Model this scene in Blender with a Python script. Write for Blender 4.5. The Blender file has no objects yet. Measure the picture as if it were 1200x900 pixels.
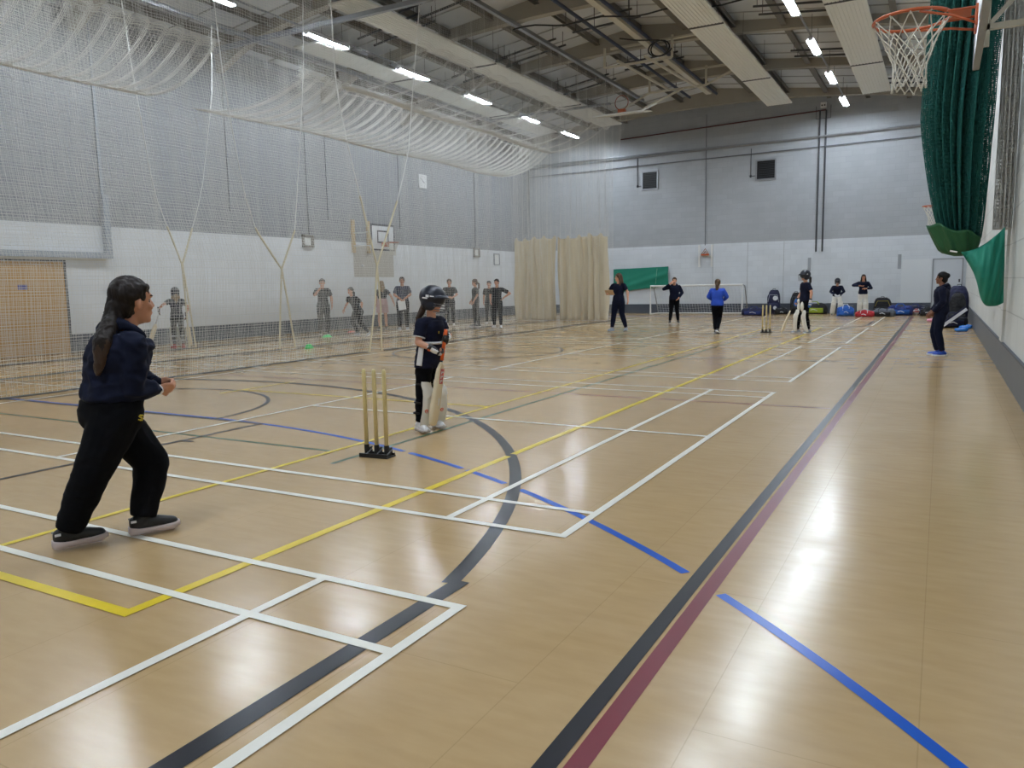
import bpy, bmesh, math, random
from mathutils import Vector, Matrix, Euler, noise
R=math.radians; PI=math.pi
S=bpy.context.scene; COL=S.collection
rnd=random.Random(7)
def V(*a): return Vector(a)
# ------------------------------------------------------------------ materials
def mat(name,col,rough=.6,metal=0.,noise_amt=0.,noise_scale=8.,bump=0.,bump_scale=40.,spec=.5,emit=None,estr=0.,coat=0.,sheen=0.):
    m=bpy.data.materials.new(name); m.use_nodes=True; nt=m.node_tree; b=nt.nodes['Principled BSDF']
    b.inputs['Base Color'].default_value=(*col,1); b.inputs['Roughness'].default_value=rough; b.inputs['Metallic'].default_value=metal
    b.inputs['Specular IOR Level'].default_value=spec; b.inputs['Coat Weight'].default_value=coat; b.inputs['Sheen Weight'].default_value=sheen
    tc=nt.nodes.new('ShaderNodeTexCoord')
    if noise_amt:
        n=nt.nodes.new('ShaderNodeTexNoise'); n.inputs['Scale'].default_value=noise_scale; n.inputs['Detail'].default_value=5
        nt.links.new(tc.outputs['Object'],n.inputs['Vector'])
        mx=nt.nodes.new('ShaderNodeMix'); mx.data_type='RGBA'
        mx.inputs[6].default_value=(*[max(0,c*(1-noise_amt)) for c in col],1); mx.inputs[7].default_value=(*[min(1,c*(1+noise_amt)) for c in col],1)
        nt.links.new(n.outputs['Fac'],mx.inputs[0]); nt.links.new(mx.outputs[2],b.inputs['Base Color'])
    if bump:
        n=nt.nodes.new('ShaderNodeTexNoise'); n.inputs['Scale'].default_value=bump_scale; n.inputs['Detail'].default_value=4
        nt.links.new(tc.outputs['Object'],n.inputs['Vector'])
        bp=nt.nodes.new('ShaderNodeBump'); bp.inputs['Strength'].default_value=bump; bp.inputs['Distance'].default_value=.01
        nt.links.new(n.outputs['Fac'],bp.inputs['Height']); nt.links.new(bp.outputs['Normal'],b.inputs['Normal'])
    if emit: b.inputs['Emission Color'].default_value=(*emit,1); b.inputs['Emission Strength'].default_value=estr
    return m
def sr(r,g,b):
    f=lambda c:(c/255/12.92 if c/255<=.04045 else ((c/255+.055)/1.055)**2.4)
    return (f(r),f(g),f(b))
# ------------------------------------------------------------------ object helpers
def link(name,me,m=None,parent=None,smooth=False):
    if m is not None:
        for x in (m if isinstance(m,(list,tuple)) else [m]): me.materials.append(x)
    if smooth:
        for p in me.polygons: p.use_smooth=True
    o=bpy.data.objects.new(name,me); COL.objects.link(o)
    if parent: o.parent=parent
    return o
def empty(name,loc=(0,0,0),rz=0):
    o=bpy.data.objects.new(name,None); COL.objects.link(o); o.location=loc; o.rotation_euler=(0,0,rz); o.empty_display_size=.1; return o
def tag(o,label=None,cat=None,group=None,kind=None):
    if label: o['label']=label
    if cat: o['category']=cat
    if group: o['group']=group
    if kind: o['kind']=kind
    return o
def struct(o): o['kind']='structure'; return o
def copy_tree(o,parent=None):
    c=o.copy(); COL.objects.link(c)
    if parent: c.parent=parent
    for ch in o.children: copy_tree(ch,c)
    return c
def frame_of(d,up=V(0,0,1)):
    d=d.normalized(); a=up.cross(d)
    if a.length<1e-4: a=V(1,0,0).cross(d)
    if a.length<1e-4: a=V(0,1,0).cross(d)
    a.normalize(); return a,d.cross(a),d
class MB:
    "collects shapes, built as one mesh"
    def __init__(s): s.v=[];s.f=[];s.mi=[];s.cur=0
    def add(s,vs,fs):
        n=len(s.v); s.v+= [tuple(x) for x in vs]; s.f+= [tuple(i+n for i in f) for f in fs]; s.mi+=[s.cur]*len(fs); return s
    def box(s,c,d,M=None):
        x,y,z=[k/2 for k in d]; vs=[V(a*x,b*y,e*z) for a in(-1,1) for b in(-1,1) for e in(-1,1)]
        if M is not None: vs=[M@v for v in vs]
        c=V(*c); return s.add([v+c for v in vs],[(0,1,3,2),(4,6,7,5),(0,4,5,1),(2,3,7,6),(0,2,6,4),(1,5,7,3)])
    def bb(s,a,b): return s.box([(a[i]+b[i])/2 for i in range(3)],[abs(a[i]-b[i]) for i in range(3)])
    def tube(s,pts,r,n=8,closed=False,caps=True,sq=None):
        pts=[V(*q) for q in pts]; m=len(pts); rs=r if isinstance(r,(list,tuple)) else [r]*m
        vs=[];A=None
        for i,q in enumerate(pts):
            if closed: d=pts[(i+1)%m]-pts[i-1]
            else: d=pts[min(i+1,m-1)]-pts[max(i-1,0)]
            if d.length<1e-9: d=V(0,0,1)
            d.normalize()
            if A is None: A=frame_of(d)[0]
            A=(A-d*A.dot(d))
            if A.length<1e-5: A=frame_of(d)[0]
            A.normalize(); B=d.cross(A)
            off=PI/4 if n==4 else 0
            for k in range(n):
                t=2*PI*k/n+off; vs.append(q+(A*math.cos(t)+B*math.sin(t))*rs[i])
        fs=[]
        for i in range(m if closed else m-1):
            j=(i+1)%m
            for k in range(n): fs.append((i*n+k,i*n+(k+1)%n,j*n+(k+1)%n,j*n+k))
        if caps and not closed: fs.append(tuple(range(n-1,-1,-1))); fs.append(tuple((m-1)*n+k for k in range(n)))
        return s.add(vs,fs)
    def cone(s,p1,r1,p2,r2,n=14):
        "capsule with tapering radius"
        p1=V(*p1);p2=V(*p2);d=p2-p1
        if d.length<1e-6: return s.ell(p1,(r1,r1,r1))
        d.normalize();pts=[];rs=[]
        for t in (90,60,30): pts.append(p1-d*r1*math.sin(R(t))); rs.append(max(1e-4,r1*math.cos(R(t))))
        pts.append(p1);rs.append(r1);pts.append(p2);rs.append(r2)
        for t in (30,60,90): pts.append(p2+d*r2*math.sin(R(t))); rs.append(max(1e-4,r2*math.cos(R(t))))
        return s.tube(pts,rs,n)
    def ell(s,c,r,M=None,n=14,m=9):
        c=V(*c);vs=[];fs=[]
        for i in range(m+1):
            t=PI*i/m
            for k in range(n):
                a=2*PI*k/n; q=V(r[0]*math.sin(t)*math.cos(a),r[1]*math.sin(t)*math.sin(a),r[2]*math.cos(t))
                if i in(0,m): q=V(1e-5*math.cos(a),1e-5*math.sin(a),q.z)
                vs.append((M@q if M is not None else q)+c)
        for i in range(m):
            for k in range(n): fs.append((i*n+k,(i+1)*n+k,(i+1)*n+(k+1)%n,i*n+(k+1)%n))
        fs.append(tuple(range(n))); fs.append(tuple(m*n+k for k in range(n-1,-1,-1)))
        return s.add(vs,fs)
    def loft(s,secs,n=20,pw=2.0,caps=True):
        "secs: (center, axisA, ra, axisB, rb)"
        vs=[]
        for c,A,ra,B,rb in secs:
            for k in range(n):
                t=2*PI*k/n; ct,st=math.cos(t),math.sin(t)
                x=math.copysign(abs(ct)**(2/pw),ct); y=math.copysign(abs(st)**(2/pw),st)
                vs.append(V(*c)+A*ra*x+B*rb*y)
        fs=[(i*n+k,i*n+(k+1)%n,(i+1)*n+(k+1)%n,(i+1)*n+k) for i in range(len(secs)-1) for k in range(n)]
        if caps: fs.append(tuple(range(n-1,-1,-1))); fs.append(tuple((len(secs)-1)*n+k for k in range(n)))
        return s.add(vs,fs)
    def grid(s,P,nu,nv,flip=False):
        vs=[P(i/nu,j/nv) for i in range(nu+1) for j in range(nv+1)]
        w=nv+1; fs=[(i*w+j,(i+1)*w+j,(i+1)*w+j+1,i*w+j+1) for i in range(nu) for j in range(nv)]
        if flip: fs=[f[::-1] for f in fs]
        return s.add(vs,fs)
    def sheet(s,P,nu,nv,th):
        "surface with real thickness"
        vs=[V(*P(i/nu,j/nv)) for i in range(nu+1) for j in range(nv+1)]; w=nv+1; N=[]
        for i in range(nu+1):
            for j in range(nv+1):
                a=vs[min(i+1,nu)*w+j]-vs[max(i-1,0)*w+j]; b=vs[i*w+min(j+1,nv)]-vs[i*w+max(j-1,0)]
                q=a.cross(b); N.append(q.normalized() if q.length>1e-12 else V(0,0,1))
        m=len(vs); al=[v+q*th/2 for v,q in zip(vs,N)]+[v-q*th/2 for v,q in zip(vs,N)]
        fs=[(i*w+j,(i+1)*w+j,(i+1)*w+j+1,i*w+j+1) for i in range(nu) for j in range(nv)]
        fs+=[tuple(k+m for k in f[::-1]) for f in fs]
        ring=[i*w for i in range(nu)]+[nu*w+j for j in range(nv)]+[i*w+nv for i in range(nu,0,-1)]+[j for j in range(nv,0,-1)]
        for a,b in zip(ring,ring[1:]+ring[:1]): fs.append((b,a,a+m,b+m))
        return s.add(al,fs)
    def mesh(s,name='m'):
        me=bpy.data.meshes.new(name); me.from_pydata(s.v,[],s.f)
        for p,k in zip(me.polygons,s.mi): p.material_index=k
        return me
    def fixn(s,me):
        bm=bmesh.new(); bm.from_mesh(me); bmesh.ops.recalc_face_normals(bm,faces=bm.faces[:]); bm.to_mesh(me); bm.free(); return me
    def build(s,name,m,parent=None,smooth=False,bevel=0,fix=True):
        me=s.mesh(name)
        if fix: s.fixn(me)
        if bevel:
            bm=bmesh.new(); bm.from_mesh(me)
            es=[e for e in bm.edges if len(e.link_faces)==2 and e.calc_face_angle(0)>.6]
            bmesh.ops.bevel(bm,geom=es,offset=bevel,segments=2,affect='EDGES',profile=.6); bm.to_mesh(me); bm.free()
        return link(name,me,m,parent,smooth)
    def parts(s,name,m,parent=None,smooth=False,bevel=0):
        "one object for every separate piece"
        n=len(s.v); par=list(range(n))
        def find(a):
            while par[a]!=a: par[a]=par[par[a]]; a=par[a]
            return a
        for f in s.f:
            r=find(f[0])
            for q in f[1:]: par[find(q)]=r
        gr={}
        for f,mi in zip(s.f,s.mi): gr.setdefault(find(f[0]),[]).append((f,mi))
        out=[]
        for fs in gr.values():
            b=MB(); ix={}
            for f,mi in fs:
                for q in f:
                    if q not in ix: ix[q]=len(b.v); b.v.append(s.v[q])
                b.f.append(tuple(ix[q] for q in f)); b.mi.append(mi)
            out.append(b.build(name,m,parent,smooth,bevel))
        return out
    def skin(s,name,m,parent=None,vox=.01,sm=4,wr=0.,wscale=9.,seed=0,paint=None,zs=1.7):
        "union the shapes into one continuous surface"
        me=s.fixn(s.mesh(name)); o=bpy.data.objects.new('t',me); COL.objects.link(o)
        a=o.modifiers.new('r','REMESH'); a.mode='VOXEL'; a.voxel_size=vox; a.use_smooth_shade=True
        b=o.modifiers.new('s','SMOOTH'); b.factor=.5; b.iterations=sm
        bpy.context.view_layer.update(); dg=bpy.context.evaluated_depsgraph_get()
        nm=bpy.data.meshes.new_from_object(o.evaluated_get(dg)); bpy.data.objects.remove(o); bpy.data.meshes.remove(me)
        if wr:
            nn=[v.normal.copy() for v in nm.vertices]; sd=V(seed*3.7,seed*1.3,seed*.7)
            for v,q in zip(nm.vertices,nn):
                c=V(v.co.x,v.co.y,v.co.z*zs)*wscale+sd
                k=noise.noise(c)+.6*noise.noise(c*2.3); k=-abs(k)+.35
                v.co+=q*wr*k*1.6
        nm.name=name; o=link(name,nm,m,parent,True)
        if paint:
            for p in nm.polygons: p.material_index=paint(p.center)
        return o
EXPO=0.0
LAMP=385.0
# ------------------------------------------------------------------ camera
F=902.426; CAMH=1.364
cr=V(0.8748753,0.48399064,-0.01860832); cu=V(-0.04485048,0.11920756,0.99185583); cf=V(-0.48226719,0.86691558,-0.12599897)
cam=bpy.data.cameras.new('camera'); cam.sensor_width=36; cam.lens=36*F/1200; cam.clip_end=200
co=bpy.data.objects.new('camera',cam); COL.objects.link(co); S.camera=co
M=Matrix.Identity(4)
for i in range(3): M[i][0]=cr[i];M[i][1]=cu[i];M[i][2]=-cf[i]
M[2][3]=CAMH; co.matrix_world=M
S.view_settings.view_transform='Standard'; S.view_settings.look='None'; S.view_settings.exposure=EXPO; S.view_settings.gamma=1
w=bpy.data.worlds.new('w'); S.world=w; w.use_nodes=True; w.node_tree.nodes['Background'].inputs[0].default_value=(.5,.55,.6,1); w.node_tree.nodes['Background'].inputs[1].default_value=.02
# ------------------------------------------------------------------ surface materials
def nodes(m): return m.node_tree.nodes,m.node_tree.links
def block_mat(name,c_low,c_up,split,bw=.45,bh=.225,off=.5,mortar=.006,bump=.35,vary=.05,axis='x',dirt=.06,mcol=.86):
    m=bpy.data.materials.new(name); m.use_nodes=True; n,l=nodes(m); b=n['Principled BSDF']; b.inputs['Roughness'].default_value=.55
    tc=n.new('ShaderNodeTexCoord'); sep=n.new('ShaderNodeSeparateXYZ'); l.new(tc.outputs['Object'],sep.inputs[0])
    cm=n.new('ShaderNodeCombineXYZ'); l.new(sep.outputs['X' if axis=='x' else 'Y'],cm.inputs[0]); l.new(sep.outputs['Z'],cm.inputs[1])
    br=n.new('ShaderNodeTexBrick'); br.offset=off; br.inputs['Scale'].default_value=1; br.inputs['Brick Width'].default_value=bw; br.inputs['Row Height'].default_value=bh
    br.inputs['Mortar Size'].default_value=mortar; br.inputs['Mortar Smooth'].default_value=.3; br.inputs['Bias'].default_value=0
    br.inputs['Color1'].default_value=(1-vary,1-vary,1-vary,1); br.inputs['Color2'].default_value=(1,1,1,1); br.inputs['Mortar'].default_value=(mcol,mcol,mcol,1)
    l.new(cm.outputs[0],br.inputs['Vector'])
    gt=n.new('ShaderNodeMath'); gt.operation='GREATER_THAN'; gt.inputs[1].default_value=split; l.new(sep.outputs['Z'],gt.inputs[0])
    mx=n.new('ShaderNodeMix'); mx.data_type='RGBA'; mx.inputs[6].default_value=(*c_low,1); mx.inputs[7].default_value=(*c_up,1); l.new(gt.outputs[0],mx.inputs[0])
    mu=n.new('ShaderNodeMix'); mu.data_type='RGBA'; mu.blend_type='MULTIPLY'; mu.inputs[0].default_value=1; l.new(mx.outputs[2],mu.inputs[6]); l.new(br.outputs['Color'],mu.inputs[7])
    ns=n.new('ShaderNodeTexNoise'); ns.inputs['Scale'].default_value=1.3; ns.inputs['Detail'].default_value=6; l.new(tc.outputs['Object'],ns.inputs['Vector'])
    rp=n.new('ShaderNodeMapRange'); rp.inputs[3].default_value=1-dirt; rp.inputs[4].default_value=1+dirt; l.new(ns.outputs['Fac'],rp.inputs[0])
    m2=n.new('ShaderNodeMix'); m2.data_type='RGBA'; m2.blend_type='MULTIPLY'; m2.inputs[0].default_value=1; l.new(mu.outputs[2],m2.inputs[6]); l.new(rp.outputs[0],m2.inputs[7])
    l.new(m2.outputs[2],b.inputs['Base Color'])
    fn=n.new('ShaderNodeTexNoise'); fn.inputs['Scale'].default_value=60; l.new(tc.outputs['Object'],fn.inputs['Vector'])
    ad=n.new('ShaderNodeMath'); ad.operation='MULTIPLY_ADD'; l.new(fn.outputs['Fac'],ad.inputs[0]); ad.inputs[1].default_value=.25
    iv=n.new('ShaderNodeMath'); iv.operation='SUBTRACT'; iv.inputs[0].default_value=1; l.new(br.outputs['Fac'],iv.inputs[1]); l.new(iv.outputs[0],ad.inputs[2])
    bp=n.new('ShaderNodeBump'); bp.inputs['Strength'].default_value=bump; bp.inputs['Distance'].default_value=.01; l.new(ad.outputs[0],bp.inputs['Height']); l.new(bp.outputs[0],b.inputs['Normal'])
    return m
def floor_mat():
    m=bpy.data.materials.new('tan sports vinyl'); m.use_nodes=True; n,l=nodes(m); b=n['Principled BSDF']
    tc=n.new('ShaderNodeTexCoord')
    def noi(sc,det,scale=(1,1,1)):
        mp=n.new('ShaderNodeMapping'); mp.inputs['Scale'].default_value=scale; l.new(tc.outputs['Object'],mp.inputs[0])
        q=n.new('ShaderNodeTexNoise'); q.inputs['Scale'].default_value=sc; q.inputs['Detail'].default_value=det; l.new(mp.outputs[0],q.inputs['Vector']); return q
    n1=noi(.6,6); n2=noi(7,10,(.7,2.4,1)); n3=noi(2,6,(1,1.6,1))
    cr_=n.new('ShaderNodeValToRGB'); cr_.color_ramp.elements[0].position=.26; cr_.color_ramp.elements[1].position=.74
    cr_.color_ramp.elements[0].color=(*sr(175,144,101),1); cr_.color_ramp.elements[1].color=(*sr(193,164,121),1)
    a=n.new('ShaderNodeMath'); a.operation='ADD'; l.new(n1.outputs['Fac'],a.inputs[0]); l.new(n2.outputs['Fac'],a.inputs[1])
    a2=n.new('ShaderNodeMath'); a2.operation='MULTIPLY'; a2.inputs[1].default_value=.5; l.new(a.outputs[0],a2.inputs[0]); l.new(a2.outputs[0],cr_.inputs[0])
    br=n.new('ShaderNodeTexBrick'); br.inputs['Scale'].default_value=1; br.inputs['Brick Width'].default_value=2.2; br.inputs['Row Height'].default_value=.61; br.inputs['Mortar Size'].default_value=.0028
    br.inputs['Color1'].default_value=(.97,.97,.97,1); br.inputs['Color2'].default_value=(1,1,1,1); br.inputs['Mortar'].default_value=(.83,.82,.8,1); br.inputs['Mortar Smooth'].default_value=.6
    mp=n.new('ShaderNodeMapping'); mp.inputs['Rotation'].default_value=(0,0,PI/2); l.new(tc.outputs['Object'],mp.inputs[0]); l.new(mp.outputs[0],br.inputs['Vector'])
    mu=n.new('ShaderNodeMix'); mu.data_type='RGBA'; mu.blend_type='MULTIPLY'; mu.inputs[0].default_value=1; l.new(cr_.outputs[0],mu.inputs[6]); l.new(br.outputs['Color'],mu.inputs[7])
    l.new(mu.outputs[2],b.inputs['Base Color'])
    rr=n.new('ShaderNodeMapRange'); rr.inputs[1].default_value=.3; rr.inputs[2].default_value=.7; rr.inputs[3].default_value=.17; rr.inputs[4].default_value=.25; l.new(n3.outputs['Fac'],rr.inputs[0]); l.new(rr.outputs[0],b.inputs['Roughness'])
    b.inputs['Specular IOR Level'].default_value=.5
    n4=noi(1.6,4,(1,1.3,1)); bp=n.new('ShaderNodeBump'); bp.inputs['Strength'].default_value=.09; bp.inputs['Distance'].default_value=.006; n5=noi(7,6,(.6,2.2,1)); ma=n.new('ShaderNodeMath'); ma.operation='MULTIPLY_ADD'; ma.inputs[1].default_value=.55; l.new(n5.outputs['Fac'],ma.inputs[0]); l.new(n4.outputs['Fac'],ma.inputs[2]); l.new(ma.outputs[0],bp.inputs['Height']); l.new(bp.outputs[0],b.inputs['Normal'])
    return m
XL,XR,YB,YF=-18.0,.8,34.5,-4.6
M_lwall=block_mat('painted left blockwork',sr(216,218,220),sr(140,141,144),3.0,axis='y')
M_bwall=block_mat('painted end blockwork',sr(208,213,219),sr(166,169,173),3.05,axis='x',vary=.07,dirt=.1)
M_rwall=block_mat('pale right blockwork',sr(205,206,202),sr(205,206,202),3.0,bw=.9,bh=.45,axis='y',dirt=.12,vary=.06,mcol=.72,mortar=.008)
M_band=mat('dark grey skirting paint',sr(72,78,88),.5,noise_amt=.12,noise_scale=3)
M_rband=mat('grey right skirting paint',sr(92,96,100),.45,noise_amt=.12,noise_scale=3)
M_floor=floor_mat()
M_roof=mat('ribbed roof lining',sr(202,204,206),.6,noise_amt=.06,noise_scale=1.5)
M_beam=mat('brown grey beam paint',sr(158,152,140),.6,noise_amt=.1,noise_scale=2)
M_purlin=mat('dark roof purlin',sr(112,107,100),.6,noise_amt=.1)
M_steel=mat('galvanised steel',sr(150,152,155),.4,.6,noise_amt=.1)
M_dark=mat('dark conduit',sr(62,64,68),.5)
M_navyp=mat('navy steel pipe',sr(30,38,62),.45)
M_cream=mat('cream steel paint',sr(200,194,178),.45)
M_white=mat('white paint',sr(222,222,220),.4)
M_black=mat('black plastic',sr(22,22,24),.45)
# floor, walls, ceiling
floor=struct(MB().bb((XL,YF,-.15),(XR,YB,0)).build('floor',M_floor))
def wall(name,a,b,m): return struct(MB().bb(a,b).build(name,m))
EZ,RZ,XC=8.2,9.4,-8.6
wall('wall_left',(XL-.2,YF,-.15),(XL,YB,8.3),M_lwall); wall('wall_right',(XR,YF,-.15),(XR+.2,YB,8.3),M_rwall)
def gable(name,y0,y1,m):
    b=MB(); vs=[(XL-.2,y,-.15) for y in(y0,y1)]+[(XR+.2,y,-.15) for y in(y0,y1)]+[(XR+.2,y,EZ) for y in(y0,y1)]+[(XC,y,RZ) for y in(y0,y1)]+[(XL-.2,y,EZ) for y in(y0,y1)]
    b.add(vs,[(0,2,4,6,8),(9,7,5,3,1)]+[((2*i),(2*i+1),(2*i+3)%10,(2*i+2)%10) for i in range(5)]); return struct(b.build(name,m))
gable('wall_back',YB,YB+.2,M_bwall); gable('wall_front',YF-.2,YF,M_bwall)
def rz(x): return RZ-(RZ-EZ)*abs(x-XC)/9.4
rf=MB()
for x0,x1 in((XL-.3,XC),(XC,XR+.3)):
    a,b_=rz(x0),rz(x1)
    vs=[(x,y,z+d) for d in(0,.15) for x,z in((x0,a),(x1,b_)) for y in(YF-.2,YB+.2)]
    rf.add(vs,[(0,1,3,2),(4,6,7,5),(0,4,5,1),(2,3,7,6),(0,2,6,4),(1,5,7,3)])
# ribs of the lining run across the hall
ceil=struct(rf.build('ceiling',M_roof))
rb=MB()
for k in range(34):
    y=YF+.4+k*1.15
    for x0,x1 in((XL,XC),(XC,XR)): rb.tube([(x0,y,rz(x0)-.012),(x1,y,rz(x1)-.012)],.022,4)
rb.build('lining_rib',mat('lining seam',sr(170,170,168),.6),ceil)
n=0
def trim(b,m,**k):
    global n; n+=1; return struct(b.build('trim_%d'%n,m,**k))
# portal beams
BY=[-1.5,3.0,7.4,11.6,15.8,20.0,24.3,28.9,33.6]
for y in BY:
    b=MB(); N=24; vs=[]
    for i in range(N+1):
        t=i/N; x=XL+(XR-XL)*t; d=abs(2*t-1); top=rz(x)-.0; bot=8.74-.95*d**2.2-.35*max(0,d-.85)/.15
        for yy in(y-.12,y+.12): vs+=[(x,yy,top),(x,yy,bot)]
    fs=[]
    for i in range(N):
        a=i*4;c=a+4; fs+=[(a,c,c+1,a+1),(a+2,a+3,c+3,c+2),(a+1,c+1,c+3,a+3),(a,a+2,c+2,c)]
    fs+=[(0,1,3,2),(N*4,N*4+2,N*4+3,N*4+1)]
    b.add(vs,fs); trim(b,M_beam)
# purlins
for k in range(13):
    x=XL+.75+k*1.44
    b=MB().bb((x-.035,YF,rz(x)-.2),(x+.035,YB,rz(x)-.02)); b.bb((x-.08,YF,rz(x)-.2),(x+.08,YB,rz(x)-.185)); trim(b,M_purlin)
# eaves tubes along both side walls
for x in(XL+.12,): trim(MB().tube([(x,YF,7.98),(x,YB,7.98)],.09,4),M_steel)
# skirting bands
def base(name,a,b,m): return struct(MB().bb(a,b).build(name,m))
base('baseboard_left',(XL,10.9,0),(XL+.015,YB,.42),M_band); base('baseboard_back',(XL,YB-.015,0),(XR,YB,.42),M_band); base('baseboard_right',(XR-.015,YF,0),(XR,YB,.43),M_rband)
base('baseboard_front',(XL,YF,0),(XR,YF+.015,.42),M_band)
trim(MB().bb((XR-.03,YF,.43),(XR,YB,.455)),M_band)
# cross beam, ducts and pipes under the roof
trim(MB().tube([(XL,15.0,7.75),(-10.2,15.0,7.75)],.075,4),M_steel)
for x,zz,yy in((-9.0,8.6,31.0),(-7.95,8.6,31.0)):
    b=MB().tube([(x,YF,zz),(x,yy,zz)],.05,8)
    for k in range(9): b.tube([(x,-2+k*3.9,zz),(x,-2+k*3.9,rz(x))],.012,5)
    trim(b,M_navyp)
b=MB().bb((-8.35,YF,8.62),(-8.15,31,8.66)); b.bb((-8.35,YF,8.66),(-8.33,31,8.72)); b.bb((-8.17,YF,8.66),(-8.15,31,8.72)); trim(b,M_cream)
for x,y0 in((-10.0,16.6),(-9.9,21.2),(-10.0,25.8),(-12.6,17),(-12.6,22),(-12.7,26.5),(-6.6,17),(-4.6,21.5),(-4.4,26.),(-14.4,17.5),(-14.4,22.2),(-2.4,30)):
    b=MB().tube([(x,y0,rz(x)-.45),(x+2.1,y0,rz(x+2.1)-.42)],.03,6); b.tube([(x,y0+.7,rz(x)-.45),(x+2.1,y0+.7,rz(x+2.1)-.42)],.03,6)
    b.tube([(x+.1,y0,rz(x)-.45),(x+.1,y0,rz(x))],.01,4); b.tube([(x+2,y0+.7,rz(x+2)-.45),(x+2,y0+.7,rz(x+2))],.01,4); b.tube([(x+.1,y0+.7,rz(x)-.45),(x+.1,y0+.7,rz(x))],.01,4); b.tube([(x+2,y0,rz(x+2)-.45),(x+2,y0,rz(x+2))],.01,4); trim(b,M_dark)
# cable loom with a coil
b=MB(); b.tube([(-10.6+.3*k,19.5+.06*k,8.35+.05*math.sin(k)) for k in range(22)],.022,6); trim(b,M_black)
b=MB(); b.tube([(-7.6+.22*math.cos(t/3)*(1+.02*t),23.0,8.25+.22*math.sin(t/3)) for t in range(0,38)],.022,6); b.tube([(-8.7,22.6,8.6),(-8.2,22.8,8.52),(-7.6,23.,8.48)],.022,6); trim(b,M_black)
# ------------------------------------------------------------------ floor markings
mk={c:mat('%s line paint'%c,col,.28,noise_amt=.05,noise_scale=6,spec=.3) for c,col in dict(white=sr(232,228,216),yellow=sr(224,196,48),black=sr(10,12,22),blue=sr(14,84,184),maroon=sr(112,30,44),green=sr(38,80,50)).items()}
lay=dict(green=1,maroon=2.5,blue=4,black=5.5,yellow=8,white=10)
class Lines:
    def __init__(s,c): s.b=MB(); s.c=c; s.z=.0004*lay[c]
    def seg(s,x0,y0,x1,y1,w=.05):
        d=V(x1-x0,y1-y0,0).normalized()*w/2; q=V(-d.y,d.x,0); s.z+=2.5e-5; z=V(0,0,s.z); a=V(x0,y0,0)-d; c=V(x1,y1,0)+d
        s.b.add([a+q+z,a-q+z,c-q+z,c+q+z],[(0,1,2,3)])
    def poly(s,pts,w=.05,closed=False):
        n_=len(pts); vs=[]
        for i in range(n_):
            p0=V(*pts[i-1 if closed else max(i-1,0)],0); p1=V(*pts[(i+1)%n_ if closed else min(i+1,n_-1)],0); d=(p1-p0).normalized(); q=V(-d.y,d.x,0)*w/2; c=V(*pts[i],s.z)
            vs+=[c+q,c-q]
        fs=[(2*i,2*i+1,(2*i+3)%(2*n_),(2*i+2)%(2*n_)) for i in range(n_ if closed else n_-1)]; s.b.add(vs,fs)
    def arc(s,cx,cy,r,a0,a1,w=.05,st=2):
        k=max(2,int(abs(a1-a0)/st)); s.poly([(cx+r*math.cos(R(a0+(a1-a0)*i/k)),cy+r*math.sin(R(a0+(a1-a0)*i/k))) for i in range(k+1)],w)
    def done(s,name): return s.b.build(name,mk[s.c],floor,fix=False)
W=Lines('white'); X0=-1.75; X1=X0-13.4
for ya in(-3.46,3.69,10.9,17.98,25.1):
    yb=ya+6.1
    for y in(ya,ya+.46,yb-.46,yb): W.seg(X0,y,X1,y)
    for x in(X0,X0-.76,X1,X1+.76): W.seg(x,ya,x,yb)
    for x in(X0-4.72,X1+4.72): W.seg(x,ya,x,yb)
    W.seg(X0,ya+3.05,X0-4.72,ya+3.05); W.seg(X1,ya+3.05,X1+4.72,ya+3.05)
W.done('badminton_court_line')
K=Lines('black')
K.seg(-.93,YF+1,-.93,31.5,.065)
for sgn,cy in((1,1.5),(-1,26.5)):
    a=math.degrees(math.acos(6.7/6.75)); yb_=0 if sgn>0 else 28
    K.seg(-1.9,yb_-(1 if sgn>0 else -1)*0,-1.9,cy+sgn*1.35,.09) ; K.seg(-15.3,yb_,-15.3,cy+sgn*1.35,.09)
    th=math.degrees(math.asin(1.35/6.8)); 
    K.arc(-8.6,cy,6.8,sgn*th,sgn*(180-th),.085)
    K.arc(-8.6,5.6 if sgn>0 else 22.4,1.8,0,sgn*180,.05); K.seg(-6.1,yb_,-6.1,5.6 if sgn>0 else 22.4); K.seg(-11.1,yb_,-11.1,5.6 if sgn>0 else 22.4); K.seg(-11.1,5.6 if sgn>0 else 22.4,-6.1,5.6 if sgn>0 else 22.4)
for y in(2.9,3.8,4.65): K.seg(-6.1,y,-5.98,y); K.seg(-11.1,y,-11.22,y)
K.arc(-8.6,14,1.8,0,360,.05); K.seg(-15.8,14,-1.0,14,.045); K.seg(-15.8,-0.,-.95,-0.)
K.seg(-15.9,0,-15.9,31,.05)
K.done('basketball_court_line')
Mr=Lines('maroon'); Mr.seg(-.85,YF+1,-.85,31.5,.065); Mr.seg(-16,8.77,-1.0,8.77,.04); Mr.seg(-16,19.3,-1,19.3,.04); Mr.done('netball_court_line')
Yl=Lines('yellow'); Yl.seg(-3,1.95,-3,5.28,.06); Yl.seg(-3,5.42,-3,17.2,.06); Yl.seg(-3,17.5,-3,24,.06); Yl.seg(-14,1.95,-3,1.95,.06); Yl.seg(-4.46,1.95,-4.46,24,.045); Yl.seg(-8.45,7.47,-4.46,7.47,.045); Yl.seg(-8.45,7.1,-8.45,8.45,.045); Yl.done('volleyball_court_line')
Gr=Lines('green'); Gr.seg(-13,4.87,-4.45,4.87,.045); Gr.seg(-4.15,4.53,-4.15,24,.045); Gr.done('green_court_line')
Bl=Lines('blue')
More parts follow.
